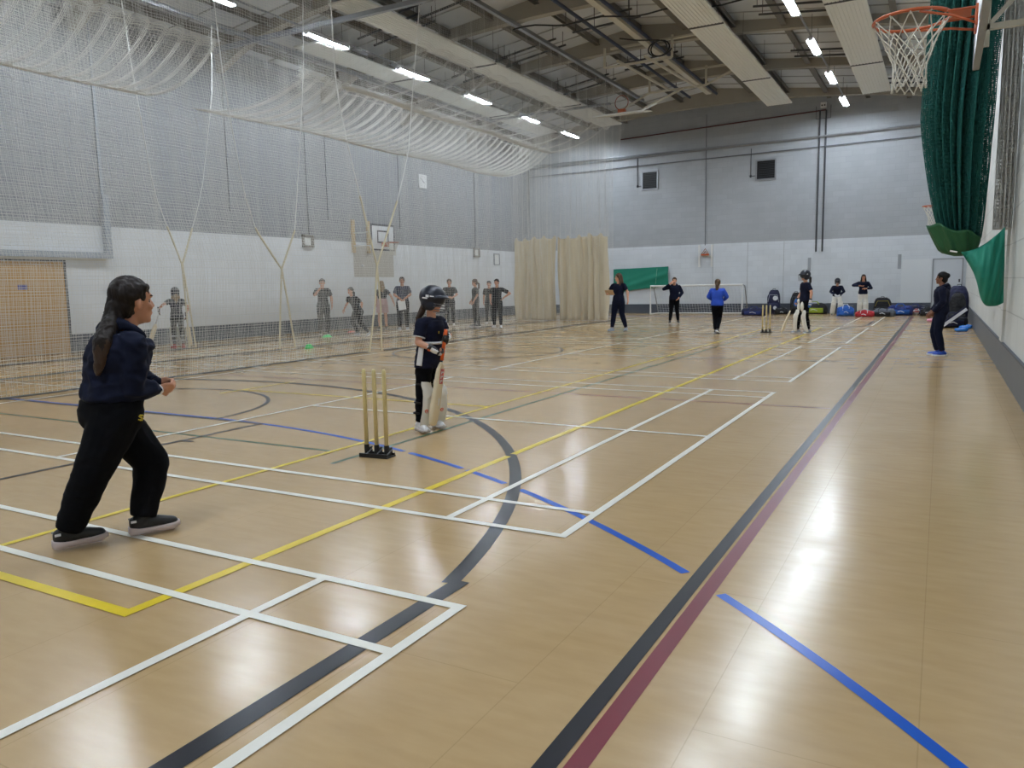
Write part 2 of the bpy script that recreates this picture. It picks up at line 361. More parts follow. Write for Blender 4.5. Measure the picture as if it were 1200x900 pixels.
def barc(x0,x1):
    pts=[]; k=max(2,int((x1-x0)/.12))
    for i in range(k+1):
        x=x0+(x1-x0)*i/k; d=max(0,x+7.); pts.append((x,-3.65+math.sqrt(9.3**2-d*d)))
    Bl.poly(pts,.05)
barc(-10.2,-3.9); barc(-3.82,-3.12); barc(-3.05,-2.6); barc(-2.43,-1.0); barc(-.79,.75); Bl.poly([(-10.2-.12*i,-3.65+math.sqrt(9.3**2-(.12*i)**2)) for i in range(40)],.05)
Bl.done('goal_area_line')
# blue strip of mat in front of the goal
MB().bb((-13.2,31.05,0.0008),(-5.8,31.3,.006)).build('goal_line_strip',mat('faded violet strip',sr(84,82,128),.5),floor)
import numpy as np
# ------------------------------------------------------------------ lamps
M_tube=mat('lamp tube glass',(1,1,1),.3,emit=(.80,.90,1.0),estr=LAMP)
M_house=mat('lamp housing',sr(190,192,196),.4)
def make_lamp(rod):
    t=empty('strip_light'); b=MB()
    pr=[(-.11,-.05),(-.11,-.04),(-.06,.045),(-.04,.08),(.04,.08),(.06,.045),(.11,-.04),(.11,-.05),(.105,-.05),(.05,.03),(-.05,.03),(-.105,-.05)]
    n_=len(pr); vs=[(x,y,z) for y in(-.8,.8) for x,z in pr]; fs=[(i,(i+1)%n_,n_+(i+1)%n_,n_+i) for i in range(n_)]+[(0,1,2,9,10,11)[::-1],(2,3,4,5,9)[::-1],(5,6,7,8,9)[::-1]]+[tuple(q+n_ for q in f) for f in((0,1,2,9,10,11),(2,3,4,5,9),(5,6,7,8,9))]
    b.add(vs,fs); b.build('reflector_housing',M_house,t)
    b=MB().tube([(0,-.77,-.012),(0,.77,-.012)],.036,10); b.build('tube',M_tube,t)
    for s_ in(-1,1): MB().bb((-.06,s_*.8,-.05),(.06,s_*.765,.04)).build('end_cap',M_house,t)
    for s_ in(-.6,.6): MB().tube([(0,s_,.07),(0,s_,rod)],.006,5).build('suspension_rod',M_dark,t)
    return t
LY=[-3.1,.85,4.8,8.75,12.7,16.6,20.5,24.4,28.3,32.2]
num=['nearest','second nearest','third nearest','fourth nearest','fifth nearest','farthest']
for side,x in(('left',-14.7),('right',-3.48)):
    lamp0=make_lamp(rz(x)-8.0-.03)
    for k,y in enumerate(LY):
        o=lamp0 if k==0 else copy_tree(lamp0)
        o.location=(x,y,8.0)
        vis=LY[4:] if side=='left' else LY[6:]
        if y in vis:
            i=vis.index(y); nm=num[i] if i<len(vis)-1 else 'farthest'
            tag(o,'lit white strip light under the roof, %s of the %s row in view'%(nm,side),'light','strip lights of the %s row'%side)
        else: tag(o,'lit white strip light of the %s row, overhead beyond the picture edge'%side,'light','strip lights of the %s row'%side)
    trim(MB().bb((x-.02,YF+.2,8.082),(x+.02,33.2,8.12)),M_steel)
# ------------------------------------------------------------------ radiant ceiling panels
M_pan=mat('white heating panel',sr(222,222,216),.5); M_pedge=mat('panel joint',sr(50,50,52),.6)
for x,wd,lb in((-2.32,.92,'long white ribbed heating panel, the one nearest the right wall'),(-5.62,.9,'long white ribbed heating panel right of the roof ridge'),(-12.35,.92,'long white ribbed heating panel left of the roof ridge above the nets'),(-15.33,.9,'long white ribbed heating panel nearest the left wall, seen through netting')):
    t=empty('radiant_panel',(x,0,7.93)); tag(t,lb,'heating panel','ceiling heating panels')
    ys=[-3.9,2.2,8.4,14.6,20.75,26.95,31.2]
    if x<-10: ys=[14.5 if y==14.6 else y for y in ys]; ys=[16.4,20.75,26.95,31.2] if x<-14 else ys[3:]
    for a,b_ in zip(ys,ys[1:]):
        a+=.04; b_-=.04; bb=MB(); n_=10; 
        for i in range(n_):
            xa=-wd/2+wd*i/n_; w1=wd/n_
            bb.bb((xa+.004,a,0.0),(xa+w1-.018,b_,.02)); bb.bb((xa+w1-.018,a,.012),(xa+w1+.004,b_,.026))
        bb.bb((-wd/2,a,.026),(wd/2,b_,.05)); bb.build('panel_section',M_pan,t)
    for y in ys[1:-1]: MB().bb((-wd/2+.01,y-.06,-.004),(wd/2-.01,y+.06,.03)).build('pipe_joint',M_pedge,t)
    bb=MB()
    for k in range(int((ys[-1]-ys[0])/3)+1):
        for s_ in(-.35,.35): bb.tube([(s_,ys[0]+.3+3*k,.04),(s_,ys[0]+.3+3*k,rz(x+s_)-7.93)],.006,4)
    bb.build('hanger_wire',M_dark,t)
# ------------------------------------------------------------------ netting
def np_threads(pl,r,nref):
    "pl: list of (n,m,3) arrays of polylines -> (verts,faces)"
    Vs=[];Fs=[];base_=0
    for P in pl:
        nth,m,_=P.shape; T=np.gradient(P,axis=1); T/=np.maximum(np.linalg.norm(T,axis=2,keepdims=True),1e-9)
        A=np.cross(T,np.array(nref,float)); L=np.linalg.norm(A,axis=2,keepdims=True)
        A=np.where(L>1e-3,A/np.maximum(L,1e-9),np.array([1.,0,0])); B=np.cross(T,A)
        c=[P+r*(A*math.cos(t)+B*math.sin(t)) for t in(PI/2,PI/2+2*PI/3,PI/2+4*PI/3)]
        X=np.stack(c,2).reshape(-1,3); Vs.append(X)
        i=np.arange(nth)[:,None]*m+np.arange(m-1)[None,:]; i=(i*3).reshape(-1)+base_
        for k in range(3):
            k2=(k+1)%3; Fs.append(np.stack([i+k,i+k2,i+3+k2,i+3+k],1))
        base_+=len(X)
    return np.concatenate(Vs),np.concatenate(Fs)
def np_obj(name,v,f,m,parent=None):
    me=bpy.data.meshes.new(name); me.vertices.add(len(v)); me.vertices.foreach_set('co',v.astype(np.float32).reshape(-1))
    me.loops.add(f.size); me.loops.foreach_set('vertex_index',f.astype(np.int32).reshape(-1)); me.polygons.add(len(f))
    me.polygons.foreach_set('loop_start',np.arange(0,f.size,4,dtype=np.int32)); me.polygons.foreach_set('loop_total',np.full(len(f),4,dtype=np.int32))
    me.update(calc_edges=True); return link(name,me,m,parent)
def netting(name,P,nu,nv,su,sv,r,m,nref,parent,uw=None):
    "nu threads along v, nv threads along u; su/sv = samples"
    U=np.linspace(0,1,nu); 
    if uw is not None: U=uw(U)
    Vv=np.linspace(0,1,nv)
    a=P(*np.meshgrid(U,np.linspace(0,1,sv),indexing='ij')); b=P(*np.meshgrid(np.linspace(0,1,su),Vv,indexing='ij'))
    pl=[np.stack(a,2),np.stack(b,2).transpose(1,0,2)]
    v,f=np_threads(pl,r,nref); return np_obj(name,v,f,m,parent)
M_net=mat('off white net twine',sr(212,210,204),.8); M_net2=mat('cream webbing',sr(206,196,168),.8); M_hem=mat('weighted net hem',sr(104,104,104),.8)
M_rope=mat('white lifting cord',sr(224,224,220),.7)
def interp(z,pts):
    pts=sorted(pts); return np.interp(z,[p[0] for p in pts],[p[1] for p in pts])
def side_net(x0,zt,edge,inner,other,lab,seed,webz,tr=2.):
    "edge: list of (z,y) of the pulled edge; other: y or list for the far side"
    t=empty('divider_net',(0,0,0)); tag(t,lab,'net','cricket divider nets')
    H=lambda z: interp(z,edge); O=lambda z: interp(z,other)
    ym=sum(p[1] for p in other)/len(other); ytop=edge[-1][1] if edge[-1][0]>edge[0][0] else edge[0][1]
    wd=abs(ytop-ym)
    def P(u,v):
        z=.01+(zt-.01)*v; o=O(z); e=H(z); y0=max(edge)[1]
        ylin=o+(y0-o)*u; y=ylin+(e-y0)*np.clip(u,0,1)**(3 if wd<16 else 5)
        ph=y*2*PI/.75+seed+.6*np.sin(y*1.3+seed)
        x=x0+.045*np.sin(ph)*(.45+.55*v)+.05*np.sin(y*.9+z*.7+seed)+.035*np.sin(z*2.1+y*.5)*(1-v)
        y=y+.03*np.sin(ph*2+1)
        return x,y,z
    cell=.05; nu=int(wd/cell); nv=int(zt/cell)
    netting('netting',P,nu,nv,int(wd/.14),34,.001*tr,M_net,(1,0.05,0),t)
    # weighted hem lying on the floor
    b=MB(); n_=60; pts=[]
    for i in range(n_+1):
        x,y,z=P(np.array(i/n_),np.array(0.)); pts.append((float(x)+.02*math.sin(i),float(y),.018))
    b.tube(pts,.014,6); b.build('hem',M_hem,t)
    # loose skirt of netting gathered at floor level
    # webbing strap down the pulled edge
    b=MB(); zz=[.02,.5,1.,1.5,1.85]+[z for z in np.linspace(2.05,webz,6)]; pts=[]
    for z in zz: pts.append((x0+.01,float(H(z)),float(z)))
    b.tube(pts,.021,6); b.build('webbing_strap',M_net2,t)
    b=MB(); pts=[(x0+.01,float(H(z)),float(z)) for z in np.linspace(webz,zt,10)]; b.tube(pts,.012,5); b.build('lifting_cord',M_rope,t)
    return t
A1=[(0,13.0),(1.0,13.25),(1.85,13.38),(3.38,12.88),(4.37,12.57),(5.4,12.31),(7,12.28),(8.55,12.2)]
A2=[(0,13.42),(1.0,13.45),(1.85,13.38),(3.3,14.18),(4.4,14.66),(5.75,14.9),(7.5,15.23),(8.55,15.4)]
B1=[(0,12.9),(1,13.0),(1.85,13.1),(2.69,12.41),(3.49,12.12),(5.72,11.77),(7.29,11.64),(8.35,11.6)]
B2=[(0,13.4),(1,13.25),(1.85,13.1),(2.75,13.58),(5.13,13.95),(6.41,14.13),(8.35,14.25)]
C1=[(0,12.5),(1,12.5),(2.02,12.47),(3.66,11.85),(6.57,11.51),(7.82,11.4)]
C2=[(0,12.7),(1,12.6),(2.02,12.48),(3.78,13.18),(6.19,13.68),(7.82,13.8)]
far=[(0,27.1),(3.2,27.1),(5.9,27.7),(8.5,29.)]; near=[(0,-2.),(8.5,-2.)]
side_net(-10.75,8.55,A1,None,near,'white divider net nearest the camera on the left, up to its tied edge',0,3.3,2.3)
side_net(-10.75,8.55,A2,None,far,'white divider net running from the nearest tie point to the right curtain edge',1.3,3.3,1.5)
side_net(-13.3,8.35,B1,None,near,'middle white divider net of three, on the near side of its tie',2.1,2.75,2.0)
side_net(-13.3,8.35,B2,None,[(0,27.1),(8.4,27.1)],'middle white divider net running back from its tie to the curtain join',3.3,2.75,1.6)
side_net(-15.9,7.82,C1,None,near,'white divider net closest to the left wall, by the wooden door',4.2,2.9,2.2)
side_net(-15.9,7.82,C2,None,[(0,27.1),(8.1,27.1)],'white divider net closest to the left wall, past the door, by the hoop',5.1,2.9,1.6)
for x,z in((-10.75,8.6),(-13.3,8.4),(-15.9,7.86)): trim(MB().bb((x-.06,YF+.5,z-.04),(x+.06,30.5 if x>-11 else 28,z+.06)),M_steel)
def roof_net(xa,za,xb,zb,ya,yb,sag,lab,seed,r=.0028,rib=.38,cell=.05,pinch=0.,rr_=.007):
    t=empty('roof_net',(0,0,0)); tag(t,lab,'net','sagging overhead nets')
    L=yb-ya
    def P(u,v):
        y=ya+L*u; fr=2*PI*y/rib
        yy=y+.055*np.sin(fr)*(.75+.25*np.sin(PI*np.clip(v,0,1)))
        x=xa+(xb-xa)*v
        z=zb+(za-zb)*(1-np.clip(v,0,1))**2.3-sag*np.sin(PI*v)*(1+.2*np.sin(y*.8+seed))-.03*np.sin(fr)*np.sin(PI*v)+.11*np.abs(np.sin(fr/2+.8))*np.exp(-(v/.07))+.03*np.sin(y*1.1+seed)*v
        yy=yy+pinch*np.exp(-u*8)*v
        x=x-.10*np.exp(-((v-.5)/.12)**2)*np.sin(fr+.7)*.3
        return x,yy,z
    netting('netting',P,int(L/cell),int(3.3/cell),int(L/.07),30,r,M_net,(.1,0.03,1),t)
    for k in range(int(L/rib)+1):
        pass
    U=(np.arange(0,int(L/rib)+1)*rib)/L; U=U[U<=1]
    for s_,nm in((0,'rib_gather'),):
        a=np.stack(P(*np.meshgrid(U,np.linspace(0,.97,24),indexing='ij')),2)
        v,f=np_threads([a+np.array([0,rib*.5,0]),a+np.array([.0,rib*.5+.025,-.01]),a+np.array([.0,rib*.5-.03,0.0])],rr_,(1,.03,.2)); np_obj(nm,v,f,M_net,t)
    # edge cord with scallops and belly line
    e=np.stack(P(*np.meshgrid(np.linspace(0,1,int(L/.06)),np.array([0.0,.012,.025,.04,1.]),indexing='ij')),2).transpose(1,0,2)
    v,f=np_threads([e],.010,(0,0,1)); e2=np.stack(P(*np.meshgrid(np.linspace(0,1,int(L/.06)),np.array([.9,.93,.955,.975,.99]),indexing='ij')),2).transpose(1,0,2); v2,f2=np_threads([e2],.012,(0,0,1)); v2[:,0]+=.02*np.sin(v2[:,1]*9)+.02; f=np.concatenate([f,f2+len(v)]); v=np.concatenate([v,v2]); np_obj('edge_cord',v,f,M_net,t)
    return t
roof_net(-13.3,6.4,-15.75,5.72,-1.5,11.7,.10,'white overhead net sagging like a hammock at the top left corner',.5,pinch=0)
roof_net(-13.3,6.4,-15.75,5.72,14.1,27.2,.10,'long white overhead net sagging in ribs along the middle of the left bay',1.5,pinch=-1.2)
roof_net(-10.75,6.95,-13.2,6.3,15.3,27.,.05,'thin white overhead net slung below the heating panel, least gathered of the three',2.5,r=.0015,rib=.9,cell=.09,rr_=.004)
# end curtains with net above
M_canvas=mat('cream canvas',sr(208,194,164),.85,noise_amt=.08,noise_scale=1.6,bump=.25,bump_scale=14)
def end_curtain(xa,xb,lab,seed):
    t=empty('end_curtain',((xa+xb)/2,27.25,0)); tag(t,lab,'curtain','cream end curtains'); wd=xb-xa; nf=6
    def prof(u,z):
        ph=2*PI*(u*nf+.35*math.sin(u*9+seed)+.1*math.sin(z*1.7+u*6))
        a=(.04+.05*(1-z/3.2))*math.sin(ph)+.015*math.sin(ph*2.3+seed+z)+.02*math.sin(z*3.1+u*25+seed)
        return a
    def P(u,v):
        top=3.15+.13*abs(math.cos(PI*u*nf*.75+seed))**6-.03*math.sin(u*7)
        z=.02+(top-.02)*v; return (-wd/2+wd*u+.03*math.sin(z*2+seed+u*5),prof(u,z)-.08*(1-v)**6*math.sin(u*40),z)
    MB().sheet(P,130,30,.006).build('canvas',M_canvas,t,smooth=True)
    def Q(u,v):
        z=3.15+(7.85-3.15)*v; x=-wd/2+wd*u
        return x+.0*z,.07*np.sin(2*PI*u*nf*1.5+seed)*(1-.2*v)+.04*np.sin(u*40),z
    netting('netting',Q,int(wd/.028),int(5.1/.05),70,14,.0022,M_net,(0,1,.05),t)
    return t
end_curtain(-13.03,-10.93,'cream canvas curtain on the right of the pair, net above it',.4)
end_curtain(-14.98,-13.1,'cream canvas curtain on the left of the pair, beside the waiting players',2.2)
trim(MB().bb((-15.9,27.19,7.85),(-10.85,27.31,7.92)),M_steel)
# second, hanging hem line on floor between B and C
# ------------------------------------------------------------------ green bundle on right
M_gnet=mat('dark green net twine',sr(16,90,82),.8); M_gcan=mat('green canvas',sr(12,120,98),.7,noise_amt=.1,noise_scale=3,bump=.3,bump_scale=12); M_gol=mat('olive green canvas',sr(34,88,52),.75,noise_amt=.15,noise_scale=5,bump=.3)
t=empty('green_net_bundle',(.14,12.2,0)); tag(t,'gathered dark green netting hanging in a thick bundle against the right wall','net')
def Q(u,v):
    z=1.86+(8.2-1.86)*v; a=2*PI*u; k=np.clip((z-1.86)/1.6,0,1)
    ns=22
    rad=(.62+.38*np.sin(ns*a+1.5*np.sin(z*.8)+2*np.sin(a*3)))*(.52+.48*k**.6)
    cx=.02-.0*z; x=cx+rad*.43*np.cos(a)+.03*np.sin(z*1.4)-.05*(k); y=rad*.46*np.sin(a)+.05*np.sin(z*.9+1)
    z=z-.12*(1-k)*np.cos(a*1-.6)*1.2
    return x,y,z
netting('netting',Q,420,120,900,40,.0038,M_gnet,(.2,.1,1),t)
def Q2(u,v):
    x,y,z=Q(u,v); return x*.72,y*.72,z
netting('inner_folds',Q2,300,100,700,40,.004,M_gnet,(.2,.1,1),t)
# olive canvas turned up at the foot of the bundle
def P(u,v):
    a=2*PI*u; rr=(.19+.13*v)*(1+.06*math.sin(9*a)+.04*math.sin(17*a+v*3)); 
    if v<.15: rr*=(.25+.75*(v/.15)**.5)
    return (-.03+rr*1.0*math.cos(a)+.07*(1-v),rr*1.05*math.sin(a),1.66+.32*v+.03*math.sin(5*a)*v+.10*math.cos(a+2.8)*v)
MB().sheet(P,72,10,.006).build('canvas_hem',M_gol,t,smooth=True)
b=MB().tube([(-.06,-.33,1.72),(.02,-.36,1.70)],.012,6); b.build('tie_cord',M_rope,t)
# canvas sheet slung from the bundle to the wall
t2=empty('green_canvas_sheet',(.3,11.9,0)); tag(t2,'smooth green canvas sheet slung below the bundled net against the right wall','canvas')
def P(u,v):
    "u across from left to right, v from bottom to top"
    xt,zt_=-.10+.48*u,1.70+.30*u**1.15-.06*math.sin(PI*u)
    lx=.24; 
    side=u*2-1
    xb=.13+.28*u; zb=.99+.16*abs(side)**3*(1.3 if u<.5 else .3)
    s=v
    x=xb+(xt-xb)*s+(.035 if True else 0)*math.sin(PI*s)*(1-u)*1.0; z=zb+(zt_-zb)*s
    bulge=math.sin(PI*min(1,max(0,s)))**.7*math.sin(PI*u)
    fold=.03*math.sin((u*1.0-s*.85)*9.0)*s+.012*math.sin((u-s*.6)*25)
    return (x,-.22*bulge+fold-.05,z)
MB().sheet(P,50,40,.006).build('canvas',M_gcan,t2,smooth=True)
# white net bundle on the wall behind
t3=empty('white_net_bundle',(.67,12.3,0)); tag(t3,'narrow bundle of white netting hanging by the right wall behind the green net','net')
def Q(u,v):
    z=2.0+(8.1-2.0)*v; a=2*PI*u; rad=(.6+.4*np.sin(13*a+z))*.11
    return rad*np.cos(a),rad*1.6*np.sin(a)+.03*np.sin(z),z
netting('netting',Q,160,120,240,30,.0032,M_net,(.2,.1,1),t3)
trim(MB().bb((.05,12.2,8.08),(XR,12.4,8.2)),M_steel)
# ------------------------------------------------------------------ wall pipes
M_cond=mat('grey wall conduit',sr(104,106,110),.6)
for y,z0,z1 in((15.85,3.66,7.9),(19.93,3.68,7.9),(23.85,3.6,7.9),(19.0,3.15,7.9),(29.25,3.08,7.9)):
    trim(MB().tube([(XL+.025,y,z0),(XL+.025,y,z1)],.014,6),M_cond)
# grey trunking frame around the raised opening on the left wall
b=MB().bb((XL,6.0,2.22),(XL+.14,12.05,2.36)); b.bb((XL,11.9,2.36),(XL+.14,12.05,3.75)); b.bb((XL,11.93,3.75),(XL+.05,12.0,7.9)); trim(b,mat('blue grey trunking',sr(150,156,164),.5))
trim(MB().bb((XL,6,2.16),(XL+.05,11.9,2.22)),M_cream)
trim(MB().bb((XL,21.15,1.78),(XL+.004,23.4,2.9)),mat('beige wall patch',sr(176,170,160),.6))
# left clock
t=empty('wall_clock',(XL,25.4,5.5)); tag(t,'square white clock high on the left wall, seen through netting','clock')
MB().bb((0,-.26,-.26),(.05,.26,.26)).build('case',M_white,t,bevel=.01)
b=MB(); b.tube([(.052,0,0),(.052,-.17*math.cos(R(35)),.17*math.sin(R(35)))],.009,4); b.build('minute_hand',M_black,t)
b=MB(); b.tube([(.052,0,0),(.052,.12*math.cos(R(30)),-.12*math.sin(R(30)))],.012,4); b.build('hour_hand',M_black,t)
b=MB()
for k in range(12): b.box((.0505,.2*math.cos(k*PI/6),.2*math.sin(k*PI/6)),(.002,.018,.018))
b.build('hour_mark',M_black,t)
def bracket(y,z,w,h,lab):
    t=empty('net_anchor_bracket',(XL,y,z)); tag(t,lab,'bracket')
    b=MB(); b.bb((0,-w/2,h/2-.07),(.06,w/2,h/2)); b.bb((0,-w/2,-h/2),(.06,w/2,-h/2+.07)); b.bb((0,-w/2,-h/2),(.06,-w/2+.08,h/2)); b.bb((0,w/2-.08,-h/2),(.06,w/2,h/2)); b.build('frame',mat('brown grey bracket',sr(140,132,122),.6),t)
    MB().bb((0,-w/2+.1,-h/2+.09),(.02,w/2-.1,h/2-.09)).build('back_plate',M_white,t)
bracket(18.93,2.93,.5,.4,'square grey bracket on the left wall, left of the hoop')
bracket(29.33,2.86,.5,.4,'square grey bracket on the left wall, right of the hoop')
t=empty('wall_outlet_box',(XL,31.1,2.6)); tag(t,'small outlined white box low on the left wall by the curtain','box')
b=MB(); b.bb((0,-.25,-.26),(.04,.25,-.22)); b.bb((0,-.25,.22),(.04,.25,.26)); b.bb((0,-.25,-.26),(.04,-.22,.26)); b.bb((0,.22,-.26),(.04,.25,.26)); b.build('rim',M_steel,t); MB().bb((0,-.22,-.22),(.015,.22,.22)).build('cover',M_white,t)
# ------------------------------------------------------------------ doors
M_ply=mat('varnished plywood',sr(186,148,96),.5,noise_amt=.07,noise_scale=2.5)
d=struct(MB().bb((XL,8.72,.01),(XL+.03,10.85,2.13)).build('door_1',M_ply)); 
MB().bb((XL,10.85,0),(XL+.05,10.9,2.16)).build('door_frame',M_dark,d); MB().bb((XL,6.5,2.13),(XL+.05,10.9,2.16)).build('door_frame',M_dark,d)
MB().bb((XL+.03,9.78,1.49),(XL+.034,9.99,1.6)).build('door_sign',mat('violet door sign',sr(88,86,150),.5),d)
MB().bb((XL,6.5,.01),(XL+.03,8.70,2.13)).build('door_leaf',M_ply,d)
M_pdoor=mat('pale grey door paint',sr(196,200,206),.45)
d=struct(MB().bb((-.30,YB-.03,.01),(.66,YB,2.08)).build('door_2',M_pdoor))
b=MB().bb((-.34,YB-.045,0),(-.30,YB,2.12)); b.bb((.66,YB-.045,0),(.70,YB,2.12)); b.bb((-.34,YB-.045,2.08),(.70,YB,2.12)); b.build('door_frame',M_steel,d)
b=MB().tube([(.55,YB-.03,1.0),(.55,YB-.09,1.0),(.44,YB-.09,1.0)],.012,6); b.build('door_handle',M_steel,d)
MB().bb((.56,YB-.033,1.2),(.62,YB-.03,1.32)).build('finger_plate',M_dark,d)
trim(MB().bb((-1.42,YB-.012,.42),(-.36,YB,2.12)),mat('white wall panel',sr(214,218,222),.5))
for x,z0,z1 in((-1.5,1.76,2.33),(-4.87,1.75,2.31)): trim(MB().bb((x-.06,YB-.03,z0),(x+.06,YB,z1)),mat('grey socket strip',sr(150,154,160),.5))
# ------------------------------------------------------------------ end wall fittings
def vent(x0,x1,z0,z1,lab):
    t=empty('louvre_vent',((x0+x1)/2,YB,(z0+z1)/2)); tag(t,lab,'vent'); w_,h_=(x1-x0)/2,(z1-z0)/2
    b=MB(); f=.06
    b.bb((-w_-f,-.05,-h_-f),(w_+f,0,-h_)); b.bb((-w_-f,-.05,h_),(w_+f,0,h_+f)); b.bb((-w_-f,-.05,-h_),(-w_,0,h_)); b.bb((w_,-.05,-h_),(w_+f,0,h_)); b.build('frame',M_steel,t)
    MB().bb((-w_,-.01,-h_),(w_,0,h_)).build('backing',M_black,t)
    b=MB(); k=int(2*h_/.07)
    for i in range(k): b.box((0,-.025,-h_+.035+.07*i),(2*w_,.04,.006),Matrix.Rotation(R(35),3,'X'))
    b.build('louvre',mat('vent louvre',sr(48,50,54),.6),t)
    b=MB().tube([(-w_-.25,-.03,h_+.7 if x0<-10 else h_+.55),(-w_-.25,-.03,-.02-h_*.55)],.016,6); b.tube([(-w_-.25,-.03,-.02-h_*.55),(-w_-.02,-.03,-.02-h_*.55)],.016,6); b.ell((-w_-.25,-.03,-.02-h_*.55),(.05,.03,.06)); b.build('conduit',M_dark,t)
vent(-12.15,-11.48,5.65,6.38,'dark square louvre vent on the end wall, the left one')
vent(-7.08,-6.35,5.68,6.42,'dark square louvre vent on the end wall, the right one')
for z,r_,m_ in((7.12,.05,M_steel),(6.72,.02,M_cond)): trim(MB().tube([(XL,YB-.07,z-.08),(XR,YB-.07,z+.1)],r_,8),m_)
trim(MB().bb((XL,YB-.1,7.17),(XR,YB,7.2)),M_steel)
trim(MB().tube([(-13.2,YB-.05,7.95),(-4.4,YB-.05,8.2)],.028,6),mat('maroon pipe paint',sr(88,48,48),.5))
for x in(-4.62,-4.38): trim(MB().tube([(x,YB-.06,2.55),(x,YB-.06,8.2)],.035,6),M_dark)
for x in(-9.25,): trim(MB().tube([(x,YB-.03,3.0),(x,YB-.03,8.6)],.016,6),M_cond)
for x in(-7.4,-5.9,-8.9): trim(MB().bb((x-.008,YB-.006,.42),(x+.008,YB,3.05)),M_steel)
t=empty('wall_speaker',(-4.5,YB,8.38)); tag(t,'small pale speaker box above the twin conduits on the end wall','speaker')
MB().bb((-.11,-.12,-.1),(.11,0,.12)).build('case',M_white,t,bevel=.01); b=MB(); b.ell((-.05,-.125,.0),(.03,.01,.03)); b.ell((.05,-.125,.0),(.03,.01,.03)); b.build('driver',M_black,t)
b=MB(); b.tube([(.28,-.03,0),(.28,-.03,-.5),(-.28,-.03,-.5),(-.28,-.03,0)],.012,5); b.build('cable_loop',M_dark,t)
# green canvas banner on the end wall
t=empty('green_banner_sheet',(-12.2,YB-.06,0)); tag(t,'creased green canvas sheet hung on the end wall left of the goal','canvas')
def P(u,v):
    x=-1.35+2.65*u; zt_=2.06+.06*u; zb=.88+.42*u+.05*math.sin(u*5); z=zb+(zt_-zb)*v
    d=(x*.32-(z-1.5))*6; return (x,-.03-.05*math.exp(-((d-.5)/.8)**2)*(1-abs(2*v-1)**2)-.035*math.exp(-((d+1.6)/.6)**2)*(1-v)+.01*math.sin(u*14+v*3),z)
MB().sheet(P,60,30,.006).build('canvas',M_gcan,t,smooth=True)
b=MB().tube([(.78,-.06,2.05),(.72,-.08,1.35)],.012,5); b.build('seam_cord',mat('pale green cord',sr(110,160,140),.6),t)
# ------------------------------------------------------------------ basketball hoops
M_orange=mat('orange rim paint',sr(186,92,52),.35); M_board=mat('white backboard',sr(228,230,232),.35); M_wood=mat('pale wood batten',sr(190,164,120),.6)
M_hnet=mat('white hoop cord',sr(216,212,200),.8)
def ring(t,c,r=.2286,n_=48,rt=.0095,thick=1.):
    b=MB().tube([(c[0]+r*math.cos(2*PI*i/n_),c[1]+r*math.sin(2*PI*i/n_),c[2]) for i in range(n_)],rt*thick,10,closed=True); b.build('rim',M_orange,t,smooth=True)
def hoop_net(t,c,r=.2286,L=.42,rt=.0035):
    nh=12; rows=[0,.2,.34,.48,.62,.76,.9,1.0]; rad=lambda s: r*(1-.02)-(r*.54)*min(1,s/.62)**.8+(.012*max(0,s-.7))
    b=MB()
    for k in range(nh):
        for sg in(1,-1):
            pts=[]
            for j,s in enumerate(rows):
                a=2*PI*(k+ (0 if j==0 else sg*.5*(j-0)) )/nh
                pts.append((c[0]+rad(s)*math.cos(a),c[1]+rad(s)*math.sin(a),c[2]-.01-L*s+.012*math.sin(3*a+j)))
            # subdivide
            q=[]
            for p0,p1 in zip(pts,pts[1:]):
                for w_ in(0,.5): q.append(tuple(p0[i]+(p1[i]-p0[i])*w_ for i in range(3)))
            q.append(pts[-1]); b.tube(q,rt,5)
        for j in range(1,len(rows)):
            s=rows[j]; 
            for o_ in(0,): 
                a=2*PI*(k+.5*j)/nh; b.ell((c[0]+rad(s)*math.cos(a),c[1]+rad(s)*math.sin(a),c[2]-.01-L*s+.012*math.sin(3*a+j)),(rt*1.9,)*3,n=6,m=4)
    for k in range(nh):
        a=2*PI*k/nh; b.tube([(c[0]+r*.985*math.cos(a),c[1]+r*.985*math.sin(a),c[2]+.008),(c[0]+r*1.03*math.cos(a),c[1]+r*1.03*math.sin(a),c[2]-.012),(c[0]+r*.96*math.cos(a),c[1]+r*.96*math.sin(a),c[2]-.02)],rt*1.3,5)
    b.build('net',M_hnet,t,smooth=True)
# near hoop reaching from right wall
t=empty('basketball_hoop',(XR,5.95,0)); tag(t,'large near basketball hoop with orange rim and white cord net, top right','basketball hoop')
rc=(-1.05,0,3.05); ring(t,rc,rt=.011); hoop_net(t,rc,L=.43,rt=.0040)
b=MB(); b.box((-1.05+.2286+.05,0,3.045),(.12,.20,.012)); b.bb((-.69,-.11,2.93),(-.675,.11,3.06)); b.build('mounting_plate',M_orange,t,bevel=.003)
b=MB()
for s_ in(-1,1): b.tube([(-.68,s_*.08,2.95),(-.82,s_*.15,3.0),(-1.0,s_*.222,3.035)],.008,8); b.tube([(-.68,s_*.10,3.04),(-.85,s_*.115,3.04),(-.90,s_*.17,3.045)],.008,8)
b.parts('brace',M_orange,t,smooth=True)
MB().bb((-.665,-.9,2.9),(-.635,.9,3.95)).build('backboard',M_board,t)
b=MB(); 
for a_,c_ in(((-.672,-.92,2.88),(-.628,.92,2.905)),((-.672,-.92,3.945),(-.628,.92,3.97)),((-.672,-.92,2.88),(-.628,-.895,3.97)),((-.672,.895,2.88),(-.628,.92,3.97))): b.bb(a_,c_)
b.build('board_frame',M_steel,t)
